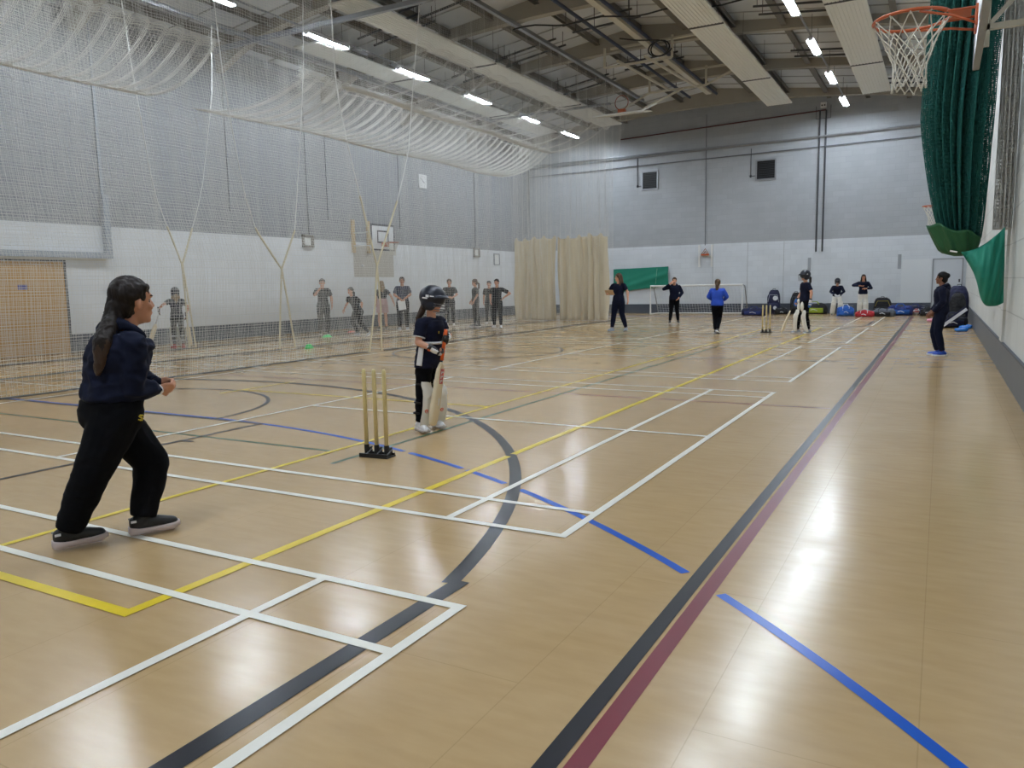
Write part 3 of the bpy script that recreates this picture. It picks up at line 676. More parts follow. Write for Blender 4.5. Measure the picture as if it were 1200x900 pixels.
b=MB(); b.tube([(-.62,.75,3.13),(0,.75,3.13)],.028,4); b.tube([(-.62,-.75,3.13),(0,-.75,3.13)],.028,4); b.tube([(-.62,.75,3.75),(0,.75,3.75)],.028,4); b.tube([(-.62,-.75,3.75),(0,-.75,3.75)],.028,4); b.tube([(-.6,.75,3.13),(-.05,.75,3.75)],.02,4); b.tube([(-.6,.75,3.0),(-.6,.75,3.9)],.028,4); b.tube([(-.6,-.75,3.0),(-.6,-.75,3.9)],.028,4)
b.parts('wall_arm',M_cream,t); MB().bb((-.03,-.85,3.0),(0,.85,3.12)).build('wall_batten',M_wood,t)
# hoop far along right wall
t=empty('basketball_hoop',(XR,21.0,0)); tag(t,'distant basketball hoop half hidden behind the green net on the right wall','basketball hoop')
rc=(-1.05,0,3.05); ring(t,rc,rt=.012); hoop_net(t,rc,rt=.004)
MB().bb((-.69,-.1,2.95),(-.675,.1,3.05)).build('mounting_plate',M_orange,t); MB().bb((-.665,-.6,2.9),(-.635,.6,3.8)).build('backboard',M_board,t)
b=MB(); b.tube([(-.63,.45,3.2),(0,.45,3.2)],.028,4); b.tube([(-.63,-.45,3.2),(0,-.45,3.2)],.028,4); b.parts('wall_arm',M_cream,t)
# left wall practice hoop
t=empty('basketball_hoop',(XL,21.55,0)); tag(t,'practice basketball hoop with black edged white board on the left wall behind nets','basketball hoop')
MB().bb((.98,-.65,2.66),(1.01,.65,3.56)).build('backboard',M_board,t)
b=MB()
for (a_,c_) in(((1.005,-.65,2.66),(1.018,.65,2.72)),((1.005,-.65,3.5),(1.018,.65,3.56)),((1.005,-.65,2.66),(1.018,-.59,3.56)),((1.005,.59,2.66),(1.018,.65,3.56)),((1.005,-.31,2.92),(1.018,.31,2.97)),((1.005,-.31,3.3),(1.018,.31,3.35)),((1.005,-.31,2.92),(1.018,-.26,3.35)),((1.005,.26,2.92),(1.018,.31,3.35))): b.bb(a_,c_)
b.build('board_line',mat('navy board line',sr(34,38,52),.5),t)
ring(t,(1.41,0,2.93),rt=.013); hoop_net(t,(1.41,0,2.93),rt=.004); MB().bb((1.02,-.1,2.8),(1.2,.1,2.95)).build('mounting_plate',M_orange,t,bevel=.01)
b=MB()
for s_ in(-.4,.4):
    b.tube([(0,s_,3.3),(.98,s_,3.3)],.022,4); b.tube([(0,s_,2.85),(.98,s_,2.85)],.022,4)
b.parts('wall_arm',M_white,t)
b=MB(); b.bb((0,-.48,2.62),(.07,-.34,3.75)); b.bb((0,.34,2.62),(.07,.48,3.75)); b.parts('wall_batten',M_wood,t)
# end wall hoop bracket without board
t=empty('hoop_bracket',(-9.22,YB-.004,0)); tag(t,'white H shaped hoop bracket without a board on the end wall','bracket')
b=MB()
for s_ in(-.28,.28): b.bb((s_-.04,-.08,2.05),(s_+.04,0,3.02))
b.bb((-.28,-.06,2.5),(.28,-.02,2.57)); b.parts('upright',M_white,t)
MB().bb((-.16,-.2,2.55),(.16,-.02,2.62)).build('rim_plate',M_orange,t); b=MB(); b.tube([(-.15,-.15,2.62),(0,-.1,2.85),(.15,-.15,2.62)],.018,6); b.tube([(-.08,-.12,2.6),(0,-.1,2.74),(.08,-.12,2.6)],.02,6); b.build('rim_brace',mat('brown metal',sr(140,98,64),.5),t)
# retractable hoop frame folded under the roof
t=empty('retractable_hoop',(-8.6,26,0)); tag(t,'cream tubular hoop frame folded up under the roof, board lying flat','basketball hoop')
b=MB(); fr=[((-1.1,-2.1,8.2),(1.1,-2.1,8.2)),((-.95,1.8,8.2),(1.1,1.8,8.2)),((-.6,-2.3,8.3),(-.2,1.8,8.2)),((.3,-2.3,8.3),(.75,1.8,8.2)),((1.1,-2.1,8.2),(1.1,-2.1,8.85)),((-1.1,-2.1,8.2),(-1.1,-2.1,8.8)),((1.1,1.8,8.2),(1.1,1.8,8.85)),((-.95,1.8,8.2),(-.95,1.8,8.8)),((1.1,1.8,8.2),(2.,2.2,8.7)),((-.95,1.8,8.2),(-1.2,-.6,7.15)),((.3,1.8,8.2),(-.3,-.6,7.15)),((-.9,-2.1,8.75),(2.2,-2.1,8.75)),((-.9,1.8,8.78),(2.6,1.8,8.78))]
for a_,c_ in fr: b.tube([a_,c_],.045,4)
b.build('frame',M_cream,t)
def tl(x,y,z): return (x-.95,y,z)
b=MB().box((-.95,-.9,6.98),(1.7,1.05,.03),Matrix.Rotation(R(10),3,'X')); b.build('backboard',M_cream,t)
b=MB().tube([(-1.8,-1.42,6.9),(-.1,-1.42,6.9),(.25,-1.0,7.15)],.03,6); b.build('board_edge',M_white,t)
b=MB().tube([(-.95+.2286*math.cos(a/24*2*PI),-1.0,7.33+.2286*math.sin(a/24*2*PI)) for a in range(24)],.013,8,closed=True); b.build('rim',mat('dull orange rim',sr(150,70,50),.5),t); b=MB().bb((-1.07,-1.06,7.0),(-.83,-.9,7.12)); b.build('mounting_plate',M_orange,t)
# right wall sign and pipes
t=empty('wall_sign',(XR,15.6,4.15)); tag(t,'small red and white sign high on the right wall beside the nets','sign')
MB().bb((-.02,-.42,-.2),(0,.42,.2)).build('plate',M_white,t)
b=MB()
for r_ in range(4):
    for c_ in range(5): b.box((-.022,-.32+.16*c_,-.15+.1*r_),(.003,.10,.055))
b.build('red_grid',mat('sign red',sr(170,60,56),.5),t)
trim(MB().bb((XR-.035,12.75,.46),(XR,13.2,8)),M_rwall)
# ------------------------------------------------------------------ five a side goal
M_gn=mat('goal net twine',sr(200,202,206),.8)
t=empty('football_goal',(-9.15,32.6,0)); tag(t,'low white framed five a side goal against the end wall','goal')
gw=1.97; gh=1.25
b=MB(); b.tube([(-gw,0,0.03),(-gw,0,gh),(gw,0,gh),(gw,0,0.03)],.04,8); b.build('goal_frame',M_white,t,smooth=False)
b=MB(); b.tube([(-gw,0,.04),(-gw,1.1,.04),(gw,1.1,.04),(gw,0,.04)],.03,8); b.build('base_frame',M_white,t)
for s_ in(-1,1):
    b=MB().tube([(s_*gw,.05,gh),(s_*gw,.45,gh-.05),(s_*gw,1.1,.05)],.022,6); b.parts('stay',M_steel,t)
def Q(u,v):
    s=v*1.75; y=np.where(s<.45,s,.45+(s-.45)/1.3*.65); z=np.where(s<.45,gh-.03*s/.45,gh-.03-(s-.45)/1.3*(gh-.08)); return -gw+2*gw*u,y+.02*np.sin(u*20),z-.05*np.sin(PI*v)*np.abs(np.sin(u*12))
netting('net',Q,33,15,60,14,.006,M_gn,(0,.5,.8),t)
# ------------------------------------------------------------------ people
def skinm(n_,c): return mat(n_,c,.5,noise_amt=.05,noise_scale=12)
SK={'fair':skinm('fair skin',sr(206,152,124)),'tan':skinm('tanned skin',sr(186,130,100)),'brown':skinm('brown skin',sr(128,84,62))}
M_lip=mat('lip',sr(160,84,78),.4); M_eye=mat('dark eye',sr(30,24,22),.25); M_brow=mat('brow',sr(52,36,28),.8)
def hairm(n_,c): 
    m=mat(n_,tuple(q*.62 for q in c),.5,bump=.35,bump_scale=60,noise_amt=.35,noise_scale=18,spec=.25); return m
HR={'dark':hairm('dark brown hair',sr(38,28,24)),'brown':hairm('brown hair',sr(74,54,40)),'black':hairm('black hair',sr(20,18,20)),'blond':hairm('blond hair',sr(178,146,100)),'grey':hairm('grey brown hair',sr(96,84,76)),'mid':hairm('mid brown hair',sr(100,76,56))}
M_nvy=mat('navy jersey',sr(17,21,42),.85,noise_amt=.1,noise_scale=30,spec=.2); M_nvyh=mat('navy hoodie fleece',sr(13,19,40),.9,noise_amt=.1,noise_scale=40,spec=.2)
M_blk=mat('black tracksuit',sr(9,10,15),.9,noise_amt=.1,noise_scale=30,spec=.12); M_char=mat('charcoal jersey',sr(26,29,36),.85,spec=.2)
M_royal=mat('royal blue jacket',sr(24,74,190),.6); M_pink=mat('pale pink shorts',sr(206,170,170),.7); M_wht=mat('white cloth',sr(224,224,226),.7)
M_pad=mat('white cricket pad',sr(226,222,212),.6,noise_amt=.03,noise_scale=10); M_gold=mat('gold print',sr(206,180,40),.6); M_orp=mat('orange print',sr(214,96,40),.6)
M_helm=mat('navy helmet shell',sr(20,24,38),.35); M_grill=mat('helmet grille steel',sr(120,122,128),.35,.7); M_bat=mat('willow bat',sr(224,208,176),.5,noise_amt=.06,noise_scale=6); M_grip=mat('orange rubber grip',sr(226,98,36),.55); M_bluesh=mat('blue shoe',sr(28,70,170),.5); M_stripe=mat('navy polo with pale stripes',sr(44,50,74),.85,spec=.2)
M_sole=mat('pale shoe sole',sr(214,208,206),.6); M_gsh=mat('grey shoe',sr(150,158,168),.6); M_red=mat('red trainer',sr(170,40,44),.5); M_paper=mat('white paper',sr(232,232,230),.7)
UP=V(0,0,1)
def lerp(a,b,t): return a+(b-a)*t
def rotz(v,a): c,s=math.cos(a),math.sin(a); return V(v.x*c-v.y*s,v.x*s+v.y*c,v.z)
def orth(f,up=UP):
    f=f.normalized(); r=f.cross(up).normalized(); return f,r,r.cross(f)
def hand(b,w,d,pn,side,curl=.5,k=1.,spread=.12):
    "five fingered hand: wrist w, direction d, palm normal pn, side +1 thumb towards d x pn"
    d=d.normalized(); pn=(pn-d*pn.dot(d)).normalized(); s=d.cross(pn)*side
    c=w+d*.045*k
    Mx=Matrix((s,pn,d)).transposed()
    b.ell(c,(.040*k,.016*k,.052*k),Mx); b.cone(w-d*.01,.024*k,w+d*.03*k,.026*k)
    L=[.068,.076,.072,.056]; off=[.028,.010,-.009,-.027]
    for i in range(4):
        p0=w+d*(.078-.004*abs(i-1.3))*k+s*off[i]*k; a=(off[i]*4)*spread; dd=(d+s*a).normalized(); r=[.0088,.0092,.0088,.0078][i]*k
        ang=0; p=p0-dd*.02*k
        b.cone(p,r*1.05,p0,r)
        for j,fr in enumerate((.45,.32,.25)):
            ang+=curl*(1.,1.1,.8)[j]; q=p0+(dd*math.cos(ang)+pn*math.sin(ang))*L[i]*fr*k*1.05
            b.cone(p0,r,q,r*.92); p0=q; r*=.94
    p0=w+d*.022*k+s*.026*k; q=p0+(s*.72+d*.6+pn*.25).normalized()*.038*k; b.cone(p0,.012*k,q,.0105*k)
    q2=q+(s*(.35-.5*curl)+d*.8+pn*(.3+.5*curl)).normalized()*.032*k; b.cone(q,.0105*k,q2,.0085*k)
def person(name_loc,rz,h,sp,label,group=None):
    """sp: dict in body frame metres scaled for height 1.65: x right, y forward, z up."""
    k=h/1.65; t=empty('person',(name_loc[0],name_loc[1],0),rz); tag(t,label,'person',group)
    g=lambda key,d: sp.get(key,d)
    def P3(v): return V(*v)*k
    skin=SK[g('skin','fair')]; vox=g('vox',.011); sm=g('sm',3); bw=g('bw',1.0)
    pel=P3(g('pelvis',(0,0,.90))); nk=P3(g('neck',(0,.0,1.36))); 
    hd=P3(g('head',(nk.x/k,nk.y/k+.02,nk.z/k+.165)))
    hy=g('hipyaw',0); sy=g('shyaw',0); hr_=rotz(V(1,0,0),R(hy)); shr=rotz(V(1,0,0),R(sy)); 
    spine=(nk-pel).normalized(); 
    hf=UP.cross(hr_).normalized(); sf=spine.cross(shr).normalized()
    if sf.dot(UP.cross(shr))<0: sf=-sf
    hipR=pel+hr_*.085*k-UP*.03*k; hipL=pel-hr_*.085*k-UP*.03*k
    sw=g('sw',.165)*k; shR=nk+shr*sw-spine*.055*k; shL=nk-shr*sw-spine*.055*k
    if 'shR' in sp: shR=P3(sp['shR'])
    if 'shL' in sp: shL=P3(sp['shL'])
    J={}
    for sd,sgn,sh,hp in(('R',1,shR,hipR),('L',-1,shL,hipL)):
        J['el'+sd]=P3(sp['el'+sd]) if 'el'+sd in sp else sh+V(sgn*.05,-.02,-.25)*k
        J['wr'+sd]=P3(sp['wr'+sd]) if 'wr'+sd in sp else J['el'+sd]+V(sgn*.0,.06,-.22)*k
        J['kn'+sd]=P3(sp['kn'+sd]) if 'kn'+sd in sp else V(hp.x+sgn*.02*k,hp.y+.03*k,.48*k)
        J['an'+sd]=P3(sp['an'+sd]) if 'an'+sd in sp else V(J['kn'+sd].x+sgn*.01*k,J['kn'+sd].y-.04*k,.085*k)
        J['ft'+sd]=rotz(V(0,1,0),R(g('ft'+sd,-sgn*12)))
    # torso sections
    def torso(b,inf=0.,z0=-.12,z1=1.,ex=1.,neckr=None):
        L=nk-pel
        for_=[(-.26,.12,.085),(-.1,.158,.118),(.1,.155,.115),(.35,.13,.10),(.62,.148,.112),(.82,.155,.11),(.93,.125,.085),(1.02,.06,.055)]
        secs=[]
        for s,ra,rb in for_:
            if s<z0-.001 or s>z1+.001: continue
            A=lerp(hr_,shr,max(0,min(1,s))); B=lerp(hf,sf,max(0,min(1,s)))
            bulge=g('curve',0)*math.sin(PI*max(0,min(1,s)))
            secs.append((pel+L*s-B*bulge*k,A.normalized(),(ra*bw*ex+inf)*k,B.normalized(),(rb*bw*ex+inf)*k))
        b.loft(secs,22,2.3)
    b=MB(); torso(b)
    for sh in(shR,shL): b.cone(lerp(pel,nk,.86),.07*k,sh,.05*k)
    f=V(*g('face',(0,1,0))).normalized(); f,r_,u_=orth(f,V(*g('headup',(0,0,1)))); hs=k*g('hs',1.)
    HM=Matrix((r_,f,u_)).transposed()
    def HP(x,y,z): return hd+HM@(V(x,y,z)*hs)
    b.cone(nk-spine*.05*k,.055*k,HP(0,-.018,-.06),.050*k)
    b.ell(HP(0,-.012,.03),(.073*hs,.092*hs,.088*hs),HM,20,12); b.ell(HP(0,.022,-.045),(.052*hs,.062*hs,.066*hs),HM,16,10); b.ell(HP(0,.062,-.088),(.024*hs,.02*hs,.018*hs),HM)
    b.cone(HP(0,.080,.010),.008*hs,HP(0,.092,-.018),.0115*hs); b.ell(HP(0,.078,-.053),(.022*hs,.012*hs,.011*hs),HM)
    for s_ in(-1,1):
        b.ell(HP(s_*.080,-.002,-.010),(.011*hs,.017*hs,.029*hs),HM); b.ell(HP(s_*.033,.066,-.022),(.022*hs,.016*hs,.018*hs),HM); b.ell(HP(s_*.03,.074,.032),(.02*hs,.012*hs,.008*hs),HM)
    for sd,sgn,sh,hp in(('R',1,shR,hipR),('L',-1,shL,hipL)):
        el,wr,kn,an=J['el'+sd],J['wr'+sd],J['kn'+sd],J['an'+sd]
        b.cone(sh,.047*k*bw,el,.036*k); b.cone(el,.037*k,lerp(el,wr,.3),.038*k); b.cone(lerp(el,wr,.3),.038*k,wr,.025*k)
        d=V(*sp['hd'+sd]) if 'hd'+sd in sp else (wr-el); pn=V(*sp['pn'+sd]) if 'pn'+sd in sp else V(-sgn,.0,0)
        hand(b,wr,d,pn,sgn*(-1 if not g('flip'+sd,0) else 1),g('curl'+sd,.35),k*1.0)
        b.cone(hp,.086*k*bw,kn,.055*k); b.cone(kn,.054*k,lerp(kn,an,.3),.056*k); b.cone(lerp(kn,an,.3),.056*k,an,.034*k)
        fd=J['ft'+sd]; pit=g('pitch'+sd,0); fd=(fd*math.cos(R(pit))-UP*math.sin(R(pit))).normalized()
        b.cone(an-UP*.03*k,.035*k,an+fd*.12*k-UP*.045*k,.028*k); b.cone(an-fd*.04*k-UP*.04*k,.032*k,an-UP*.04*k,.035*k)
    eyes=[HP(s_*.032,.079,.008) for s_ in(-1,1)]; brow=[HP(s_*.033,.083,.034) for s_ in(-1,1)]; lips=HP(0,.088,-.053)
    mats=[skin,M_eye,M_brow,M_lip]
    def pf(c):
        if (c-lips).length<.017*hs and abs((c-lips).dot(u_))<.008*hs: return 3
        for e in eyes:
            d=c-e
            if abs(d.dot(r_))<.014*hs and abs(d.dot(u_))<.0065*hs and d.dot(f)>-.02*hs: return 1
        for e in brow:
            d=c-e
            if abs(d.dot(r_))<.019*hs and abs(d.dot(u_))<.005*hs and d.dot(f)>-.02*hs: return 2
        return 0
    b.skin('body',mats,t,min(vox,.009),3,paint=pf)
    # ---- hair
    lace_=g('lace',0); st=g('style','pony'); hm=HR[g('haircol','brown')]
    b=MB()
    if st!='none':
        b.ell(HP(0,-.022,.042),(.082*hs,.096*hs,.090*hs),HM,20,12); b.ell(HP(0,-.05,-.02),(.066*hs,.062*hs,.075*hs),HM,16,10)
        if st!='short':
            for s_ in(-1,1): b.cone(HP(s_*.055,.035,.075),.024*hs,HP(s_*.070,-.03,.03),.016*hs)
        if st=='pony':
            path=[HP(0,-.09,.02)]+[hd+V(*q)*k for q in g('pony',[(0,-.15,-.05),(0,-.15,-.16),(0,-.13,-.25)])]
            rr=g('ponyr',[.022,.032,.030,.012])
            for i in range(len(path)-1): b.cone(path[i],rr[min(i,len(rr)-1)]*hs,path[i+1],rr[min(i+1,len(rr)-1)]*hs)
        if st=='long':
            for s_ in(-1,1):
                b.cone(HP(s_*.06,-.01,.03),.032*hs,HP(s_*.085,-.03,-.12),.03*hs); b.cone(HP(s_*.085,-.03,-.12),.03*hs,HP(s_*.095,.0,-.27),.02*hs)
            b.cone(HP(0,-.07,0),.06*hs,HP(0,-.10,-.2),.055*hs); b.cone(HP(0,-.10,-.2),.055*hs,HP(0,-.10,-.33),.03*hs)
        if st=='bun': b.ell(HP(0,-.10,.05),(.05*hs,.045*hs,.05*hs),HM)
        hz=g('hairz',-9); b.skin('hair',[hm,HR['brown']] if hz>-9 else hm,t,.007 if lace_ else .008,2,wr=.007*hs,wscale=34,zs=.22,paint=(lambda c: 1 if c.z<hz+.03*math.sin(c.x*90)*math.sin(c.y*110) else 0) if hz>-9 else None)
    if g('helmet',0):
        hb=MB(); hb.ell(HP(0,-.014,.045),(.118*hs,.142*hs,.126*hs),HM,28,16); hb.ell(HP(0,-.045,-.02),(.105*hs,.085*hs,.085*hs),HM,20,12)
        for s_ in(-1,1): hb.ell(HP(s_*.088,.0,-.045),(.022*hs,.06*hs,.055*hs),HM)
        hb.skin('helmet_shell',M_helm,t,.007,3)
        hb=MB()
        def pk(u,v):
            a=R(20+140*u); ro=.134+.036*v*math.sin(PI*u)**.5; return HP(.115*math.cos(a)*(1+.1*v),ro*math.sin(a)+.0,.062-.03*v+.012*math.sin(PI*u))
        hb.sheet(pk,18,4,.008*hs); hb.build('helmet_peak',M_helm,t,smooth=True)
        if g('grille',1):
            hb=MB()
            for z_ in(-.02,-.048,-.076,-.104):
                hb.tube([HP(.108*math.cos(R(a)),.045+.125*math.sin(R(a))*(1-.0*z_),z_) for a in range(0,181,15)],.0028*hs*g('grk',1.),5)
            for a in(60,90,120): hb.tube([HP(.108*math.cos(R(a)),.045+.125*math.sin(R(a)),z_) for z_ in(.03,-.02,-.104)],.0028*hs*g('grk',1.),5)
            hb.build('helmet_grille',M_grill,t)
        hb=MB(); hb.box(HP(.118,-.03,.05),(.004,.03,.022),HM) ; hb.box(HP(-.118,-.03,.05),(.004,.03,.022),HM); hb.box(HP(.114,-.055,.028),(.004,.05,.012),HM); hb.box(HP(.117,.02,.052),(.006,.04,.008),HM); hb.parts('helmet_badge',M_wht,t)
    # ---- clothes
    def shirt(inf,sl,hem,m_,nm='shirt',wr=.006,ex=1.):
        b=MB(); torso(b,inf,hem,.93,ex)
        for sd,sh in(('R',shR),('L',shL)):
            el,wr_=J['el'+sd],J['wr'+sd]; b.cone(lerp(pel,nk,.84),.085*k,sh,.058*k*bw+inf*.4*k)
            if sl<=1: b.tube([sh,lerp(sh,el,sl)],[.062*k*bw+inf*.5*k,(.056+inf*.6)*k],14)
            else:
                b.cone(sh,.058*k*bw+inf*.5*k,el,(.045+inf*.55)*k); b.tube([el,lerp(el,wr_,.55),lerp(el,wr_,sl-1)],[(.045+inf*.55)*k,(.041+inf*.4)*k,(.034+inf*.3)*k],14)
                b.cone(el,(.045+inf*.55)*k,lerp(el,wr_,.5),(.041+inf*.4)*k)
        return b.skin(nm,m_,t,vox,sm,wr=g('wr',wr)*k,wscale=g('wscale',9),seed=len(label))
    def legs(inf,end,m_,nm='trousers',top=.12,flare=1.):
        b=MB(); torso(b,inf,-.26,top)
        for sd,hp in(('R',hipR),('L',hipL)):
            kn,an=J['kn'+sd],J['an'+sd]
            if end<=1: b.tube([hp,lerp(hp,kn,end)],[(.088*bw+inf)*k,(.085*flare+inf)*k],16)
            else:
                b.cone(hp-UP*.01*k,(.094*bw+inf)*k,lerp(hp,kn,.3),(.09*bw+inf)*k); b.cone(lerp(hp,kn,.3),(.09*bw+inf)*k,kn,(.062+inf)*k); b.cone(kn,(.062+inf)*k,lerp(kn,an,.45),(.060+inf*.9)*k); b.tube([lerp(kn,an,.4),lerp(kn,an,end-1)],[(.060+inf*.9)*k,(.040+inf)*k],14)
        return b.skin(nm,m_,t,vox,sm,wr=.007*k,wscale=g('wscale',9)*.9,seed=3+len(label))
    legs(g('tinf',.008),g('tend',1.93),g('tmat',M_blk),g('tname','trousers'))
    shirt(g('sinf',.012),g('sl',.62),g('hem',-.1),g('smat',M_nvy),g('sname','shirt'),ex=g('sex',1.))
    if g('hood',0):
        b=MB(); n_=18; c0=nk+spine*.0*k
        ringp=[c0+shr*math.cos(2*PI*i/n_)*.10*k+sf*(math.sin(2*PI*i/n_)*.085-.01)*k+spine*(.012-.035*math.sin(2*PI*i/n_))*k for i in range(n_)]
        b.tube(ringp,.030*k,10,closed=True); b.ell(nk-sf*.105*k-spine*.02*k,(.10*k,.05*k,.075*k)); b.ell(nk-sf*.10*k-spine*.07*k,(.08*k,.04*k,.06*k)); b.skin('hood',g('smat',M_nvy),t,vox,sm,wr=.006*k,seed=9)
    if g('shorts',0):
        M0=g('shorts',0); b=MB(); torso(b,.020,-.26,.36)
        for sd,hp in(('R',hipR),('L',hipL)): b.tube([hp+UP*.05*k,lerp(hp,J['kn'+sd],g('shend',.3))],[.10*k,.112*k],16)
        b.skin('over_shorts',M0,t,vox,sm,wr=.006*k)
    # ---- shoes
    for sd in 'RL':
        an=J['an'+sd]; fd=J['ft'+sd]; pit=g('pitch'+sd,0); F_=(fd*math.cos(R(pit))-UP*math.sin(R(pit))).normalized(); U_=(UP*math.cos(R(pit))+fd*math.sin(R(pit))).normalized(); S_=F_.cross(U_); fk=k*g('fk',1.)
        gz=an-U_*.085*k
        # sole
        out=[(-.075,.030),(-.06,.036),(-.02,.036),(.04,.037),(.10,.046),(.145,.045),(.175,.034),(.188,.018)]
        b=MB(); secs=[]
        for zz,ex in((0,1.),(.014,1.07),(.026,1.05),(.03,.98)):
            secs.append((zz,ex))
        vs=[]; 
        for zz,ex in secs:
            ringv=[]
            for y_,w_ in out: ringv.append(gz+(F_*y_+S_*w_*ex)*fk+U_*(zz+(.012 if y_>.16 else 0)*(1 if zz<.01 else .5)+(.008 if y_<-.03 else 0)*(zz>.02))*fk)
            for y_,w_ in out[::-1]: ringv.append(gz+(F_*y_-S_*w_*ex)*fk+U_*(zz+(.012 if y_>.16 else 0)*(1 if zz<.01 else .5)+(.008 if y_<-.03 else 0)*(zz>.02))*fk)
            vs+=ringv
        n_=len(out)*2; fs=[(i*n_+j,i*n_+(j+1)%n_,(i+1)*n_+(j+1)%n_,(i+1)*n_+j) for i in range(3) for j in range(n_)]+[tuple(range(n_-1,-1,-1)),tuple(3*n_+j for j in range(n_))]
        b.add(vs,fs); so=b.build('shoe_sole',g('sole',M_sole),t,smooth=True)
        b=MB(); Q=lambda y_,z_: gz+(F_*y_+U_*z_)*fk
        b.cone(Q(-.038,.065),.036*fk,Q(.0,.055),.042*fk); b.cone(Q(-.04,.05),.034*fk,Q(.03,.05),.04*fk); b.cone(Q(.03,.055),.038*fk,Q(.10,.042),.037*fk); b.cone(Q(.10,.04),.038*fk,Q(.150,.034),.031*fk); b.cone(an-U_*.02*k,.040*fk,an+U_*.015*k,.038*fk)
        b.skin('shoe',g('shoe',M_black),t,.007,3)
        if g('lace',0):
            b=MB(); 
            for q in range(4): b.tube([Q(.03+.022*q,.097-.010*q)+S_*.02*fk,Q(.035+.022*q,.102-.010*q),Q(.04+.022*q,.097-.010*q)-S_*.02*fk],.003*fk,5)
            b.tube([Q(.03,.10),Q(.045,.135)+S_*.01,Q(.07,.135)+S_*.015,Q(.06,.105),Q(.03,.10)],.0028*fk,5); b.tube([Q(.03,.10),Q(.01,.125)-S_*.02,Q(.03,.13)-S_*.03,Q(.03,.10)],.0028*fk,5)
            b.build('lace',M_black,t,smooth=True); MB().box(Q(-.055,.075)+S_*.034*fk,(.028*fk,.006,.012*fk),Matrix((F_,S_,U_)).transposed()).build('heel_tab',M_wht,t)
            MB().box(Q(-.055,.075)-S_*.034*fk,(.028*fk,.006,.012*fk),Matrix((F_,S_,U_)).transposed()).build('heel_tab',M_wht,t)
    # ---- pads and gloves
    if g('pads',0):
        for sd in 'RL':
            kn,an=J['kn'+sd],J['an'+sd]; ax=(kn-an).normalized(); fw=V(*g('padf'+sd,g('padf',(0,1,0)))).normalized(); fw=(fw-ax*fw.dot(ax)).normalized(); sd_=fw.cross(ax)
            top=kn+ax*.17*k; Lz=(top-an).length
            def pad(u,v):
                a=R(-78+156*u); z=Lz*v; w_=.094*(1-.12*abs(v-.5)*2)*(1.06 if v>.62 else 1); 
                if v>.9: w_*=math.sqrt(max(0.06,1-((v-.9)/.1)**2*.75))
                if v<.12: w_*=.80+.2*v/.12
                rd=1+.07*abs(math.sin(a*2.6)); kb=.014*math.exp(-((v-.66)/.05)**2)+.014*math.exp(-((v-.76)/.05)**2)
                return an-ax*.02*k+ax*z+sd_*math.sin(a)*w_*k*rd+fw*(math.cos(a)*(.074*rd+kb*1.5)+.014+.028*math.sin(PI*min(1,v*1.15))-.02*(v>.8)*((v-.8)/.2))*k
            b=MB().sheet(pad,28,26,.022*k); po=b.build('batting_pad',M_pad,t,smooth=True)
            b=MB()
            for v_ in(.22,.45,.86):
                c=an+ax*Lz*v_; b.tube([c+sd_*math.sin(R(a))*.078*k+fw*math.cos(R(a))*.07*k for a in range(75,286,15)],.014*k,4)
            b.parts('pad_strap',g('strapm',M_black),po)
            if g('padlogo',0):
                b=MB(); c=pad(.80,.33); c2=c; nn=(V(*c)-(an+ax*Lz*.33)).normalized()
                b.tube([V(*c)-nn*.0,V(*c)+nn*.014*k],.022*k,16); b.build('pad_roundel',M_orp,po)
                b=MB(); b.tube([V(*c)+nn*.0145*k+ax*.012*k*math.cos(a*PI/6)+nn.cross(ax)*.012*k*math.sin(a*PI/6) for a in range(12)],.0022*k,5,closed=True); b.build('roundel_mark',M_wht,po)
    if g('gloves',0):
        for sd,sgn in(('R',1),('L',-1)):
            el,wr=J['el'+sd],J['wr'+sd]; d=(V(*sp['hd'+sd]) if 'hd'+sd in sp else (wr-el)).normalized(); pn=V(*sp['pn'+sd]) if 'pn'+sd in sp else V(-sgn,0,0); pn=(pn-d*pn.dot(d)).normalized(); s_=d.cross(pn)
            Mx=Matrix((s_,pn,d)).transposed()
            b=MB(); kk=k*1.22; hand(b,wr-pn*.004,d,pn,sgn*-1,g('curl'+sd,.35),kk,spread=.1); b.cone(wr-d*.03*k,.036*k,wr+d*.02*k,.038*k)
            def pg(c,wr=wr,d=d,pn=pn): 
                q=c-wr; return 1 if q.dot(pn)>-.002 or .062*k<q.dot(d)<.085*k else 0
            b.skin('batting_glove',[g('glm',M_wht),g('glp',M_black)],t,.007,2,paint=pg)
            b=MB(); b.tube([wr-d*.055*k,wr-d*.02*k],.038*k,14); b.build('glove_cuff',g('glc',M_black),t,smooth=True)
            if g('glt',0):
                b=MB(); b.box(wr-d*.03*k-pn*.036*k,(.035*k,.012*k,.03*k),Mx); b.build('cuff_tab',g('glt',0),t,bevel=.003)
    return t,dict(J=J,hd=hd,nk=nk,pel=pel,shR=shR,shL=shL,HP=HP,k=k,hipR=hipR,hipL=hipL,sf=sf,shr=shr,spine=spine,hr=hr_,hf=hf)
def to_world(t,p): return Matrix.Translation(t.location)@t.rotation_euler.to_matrix().to_4x4()@p
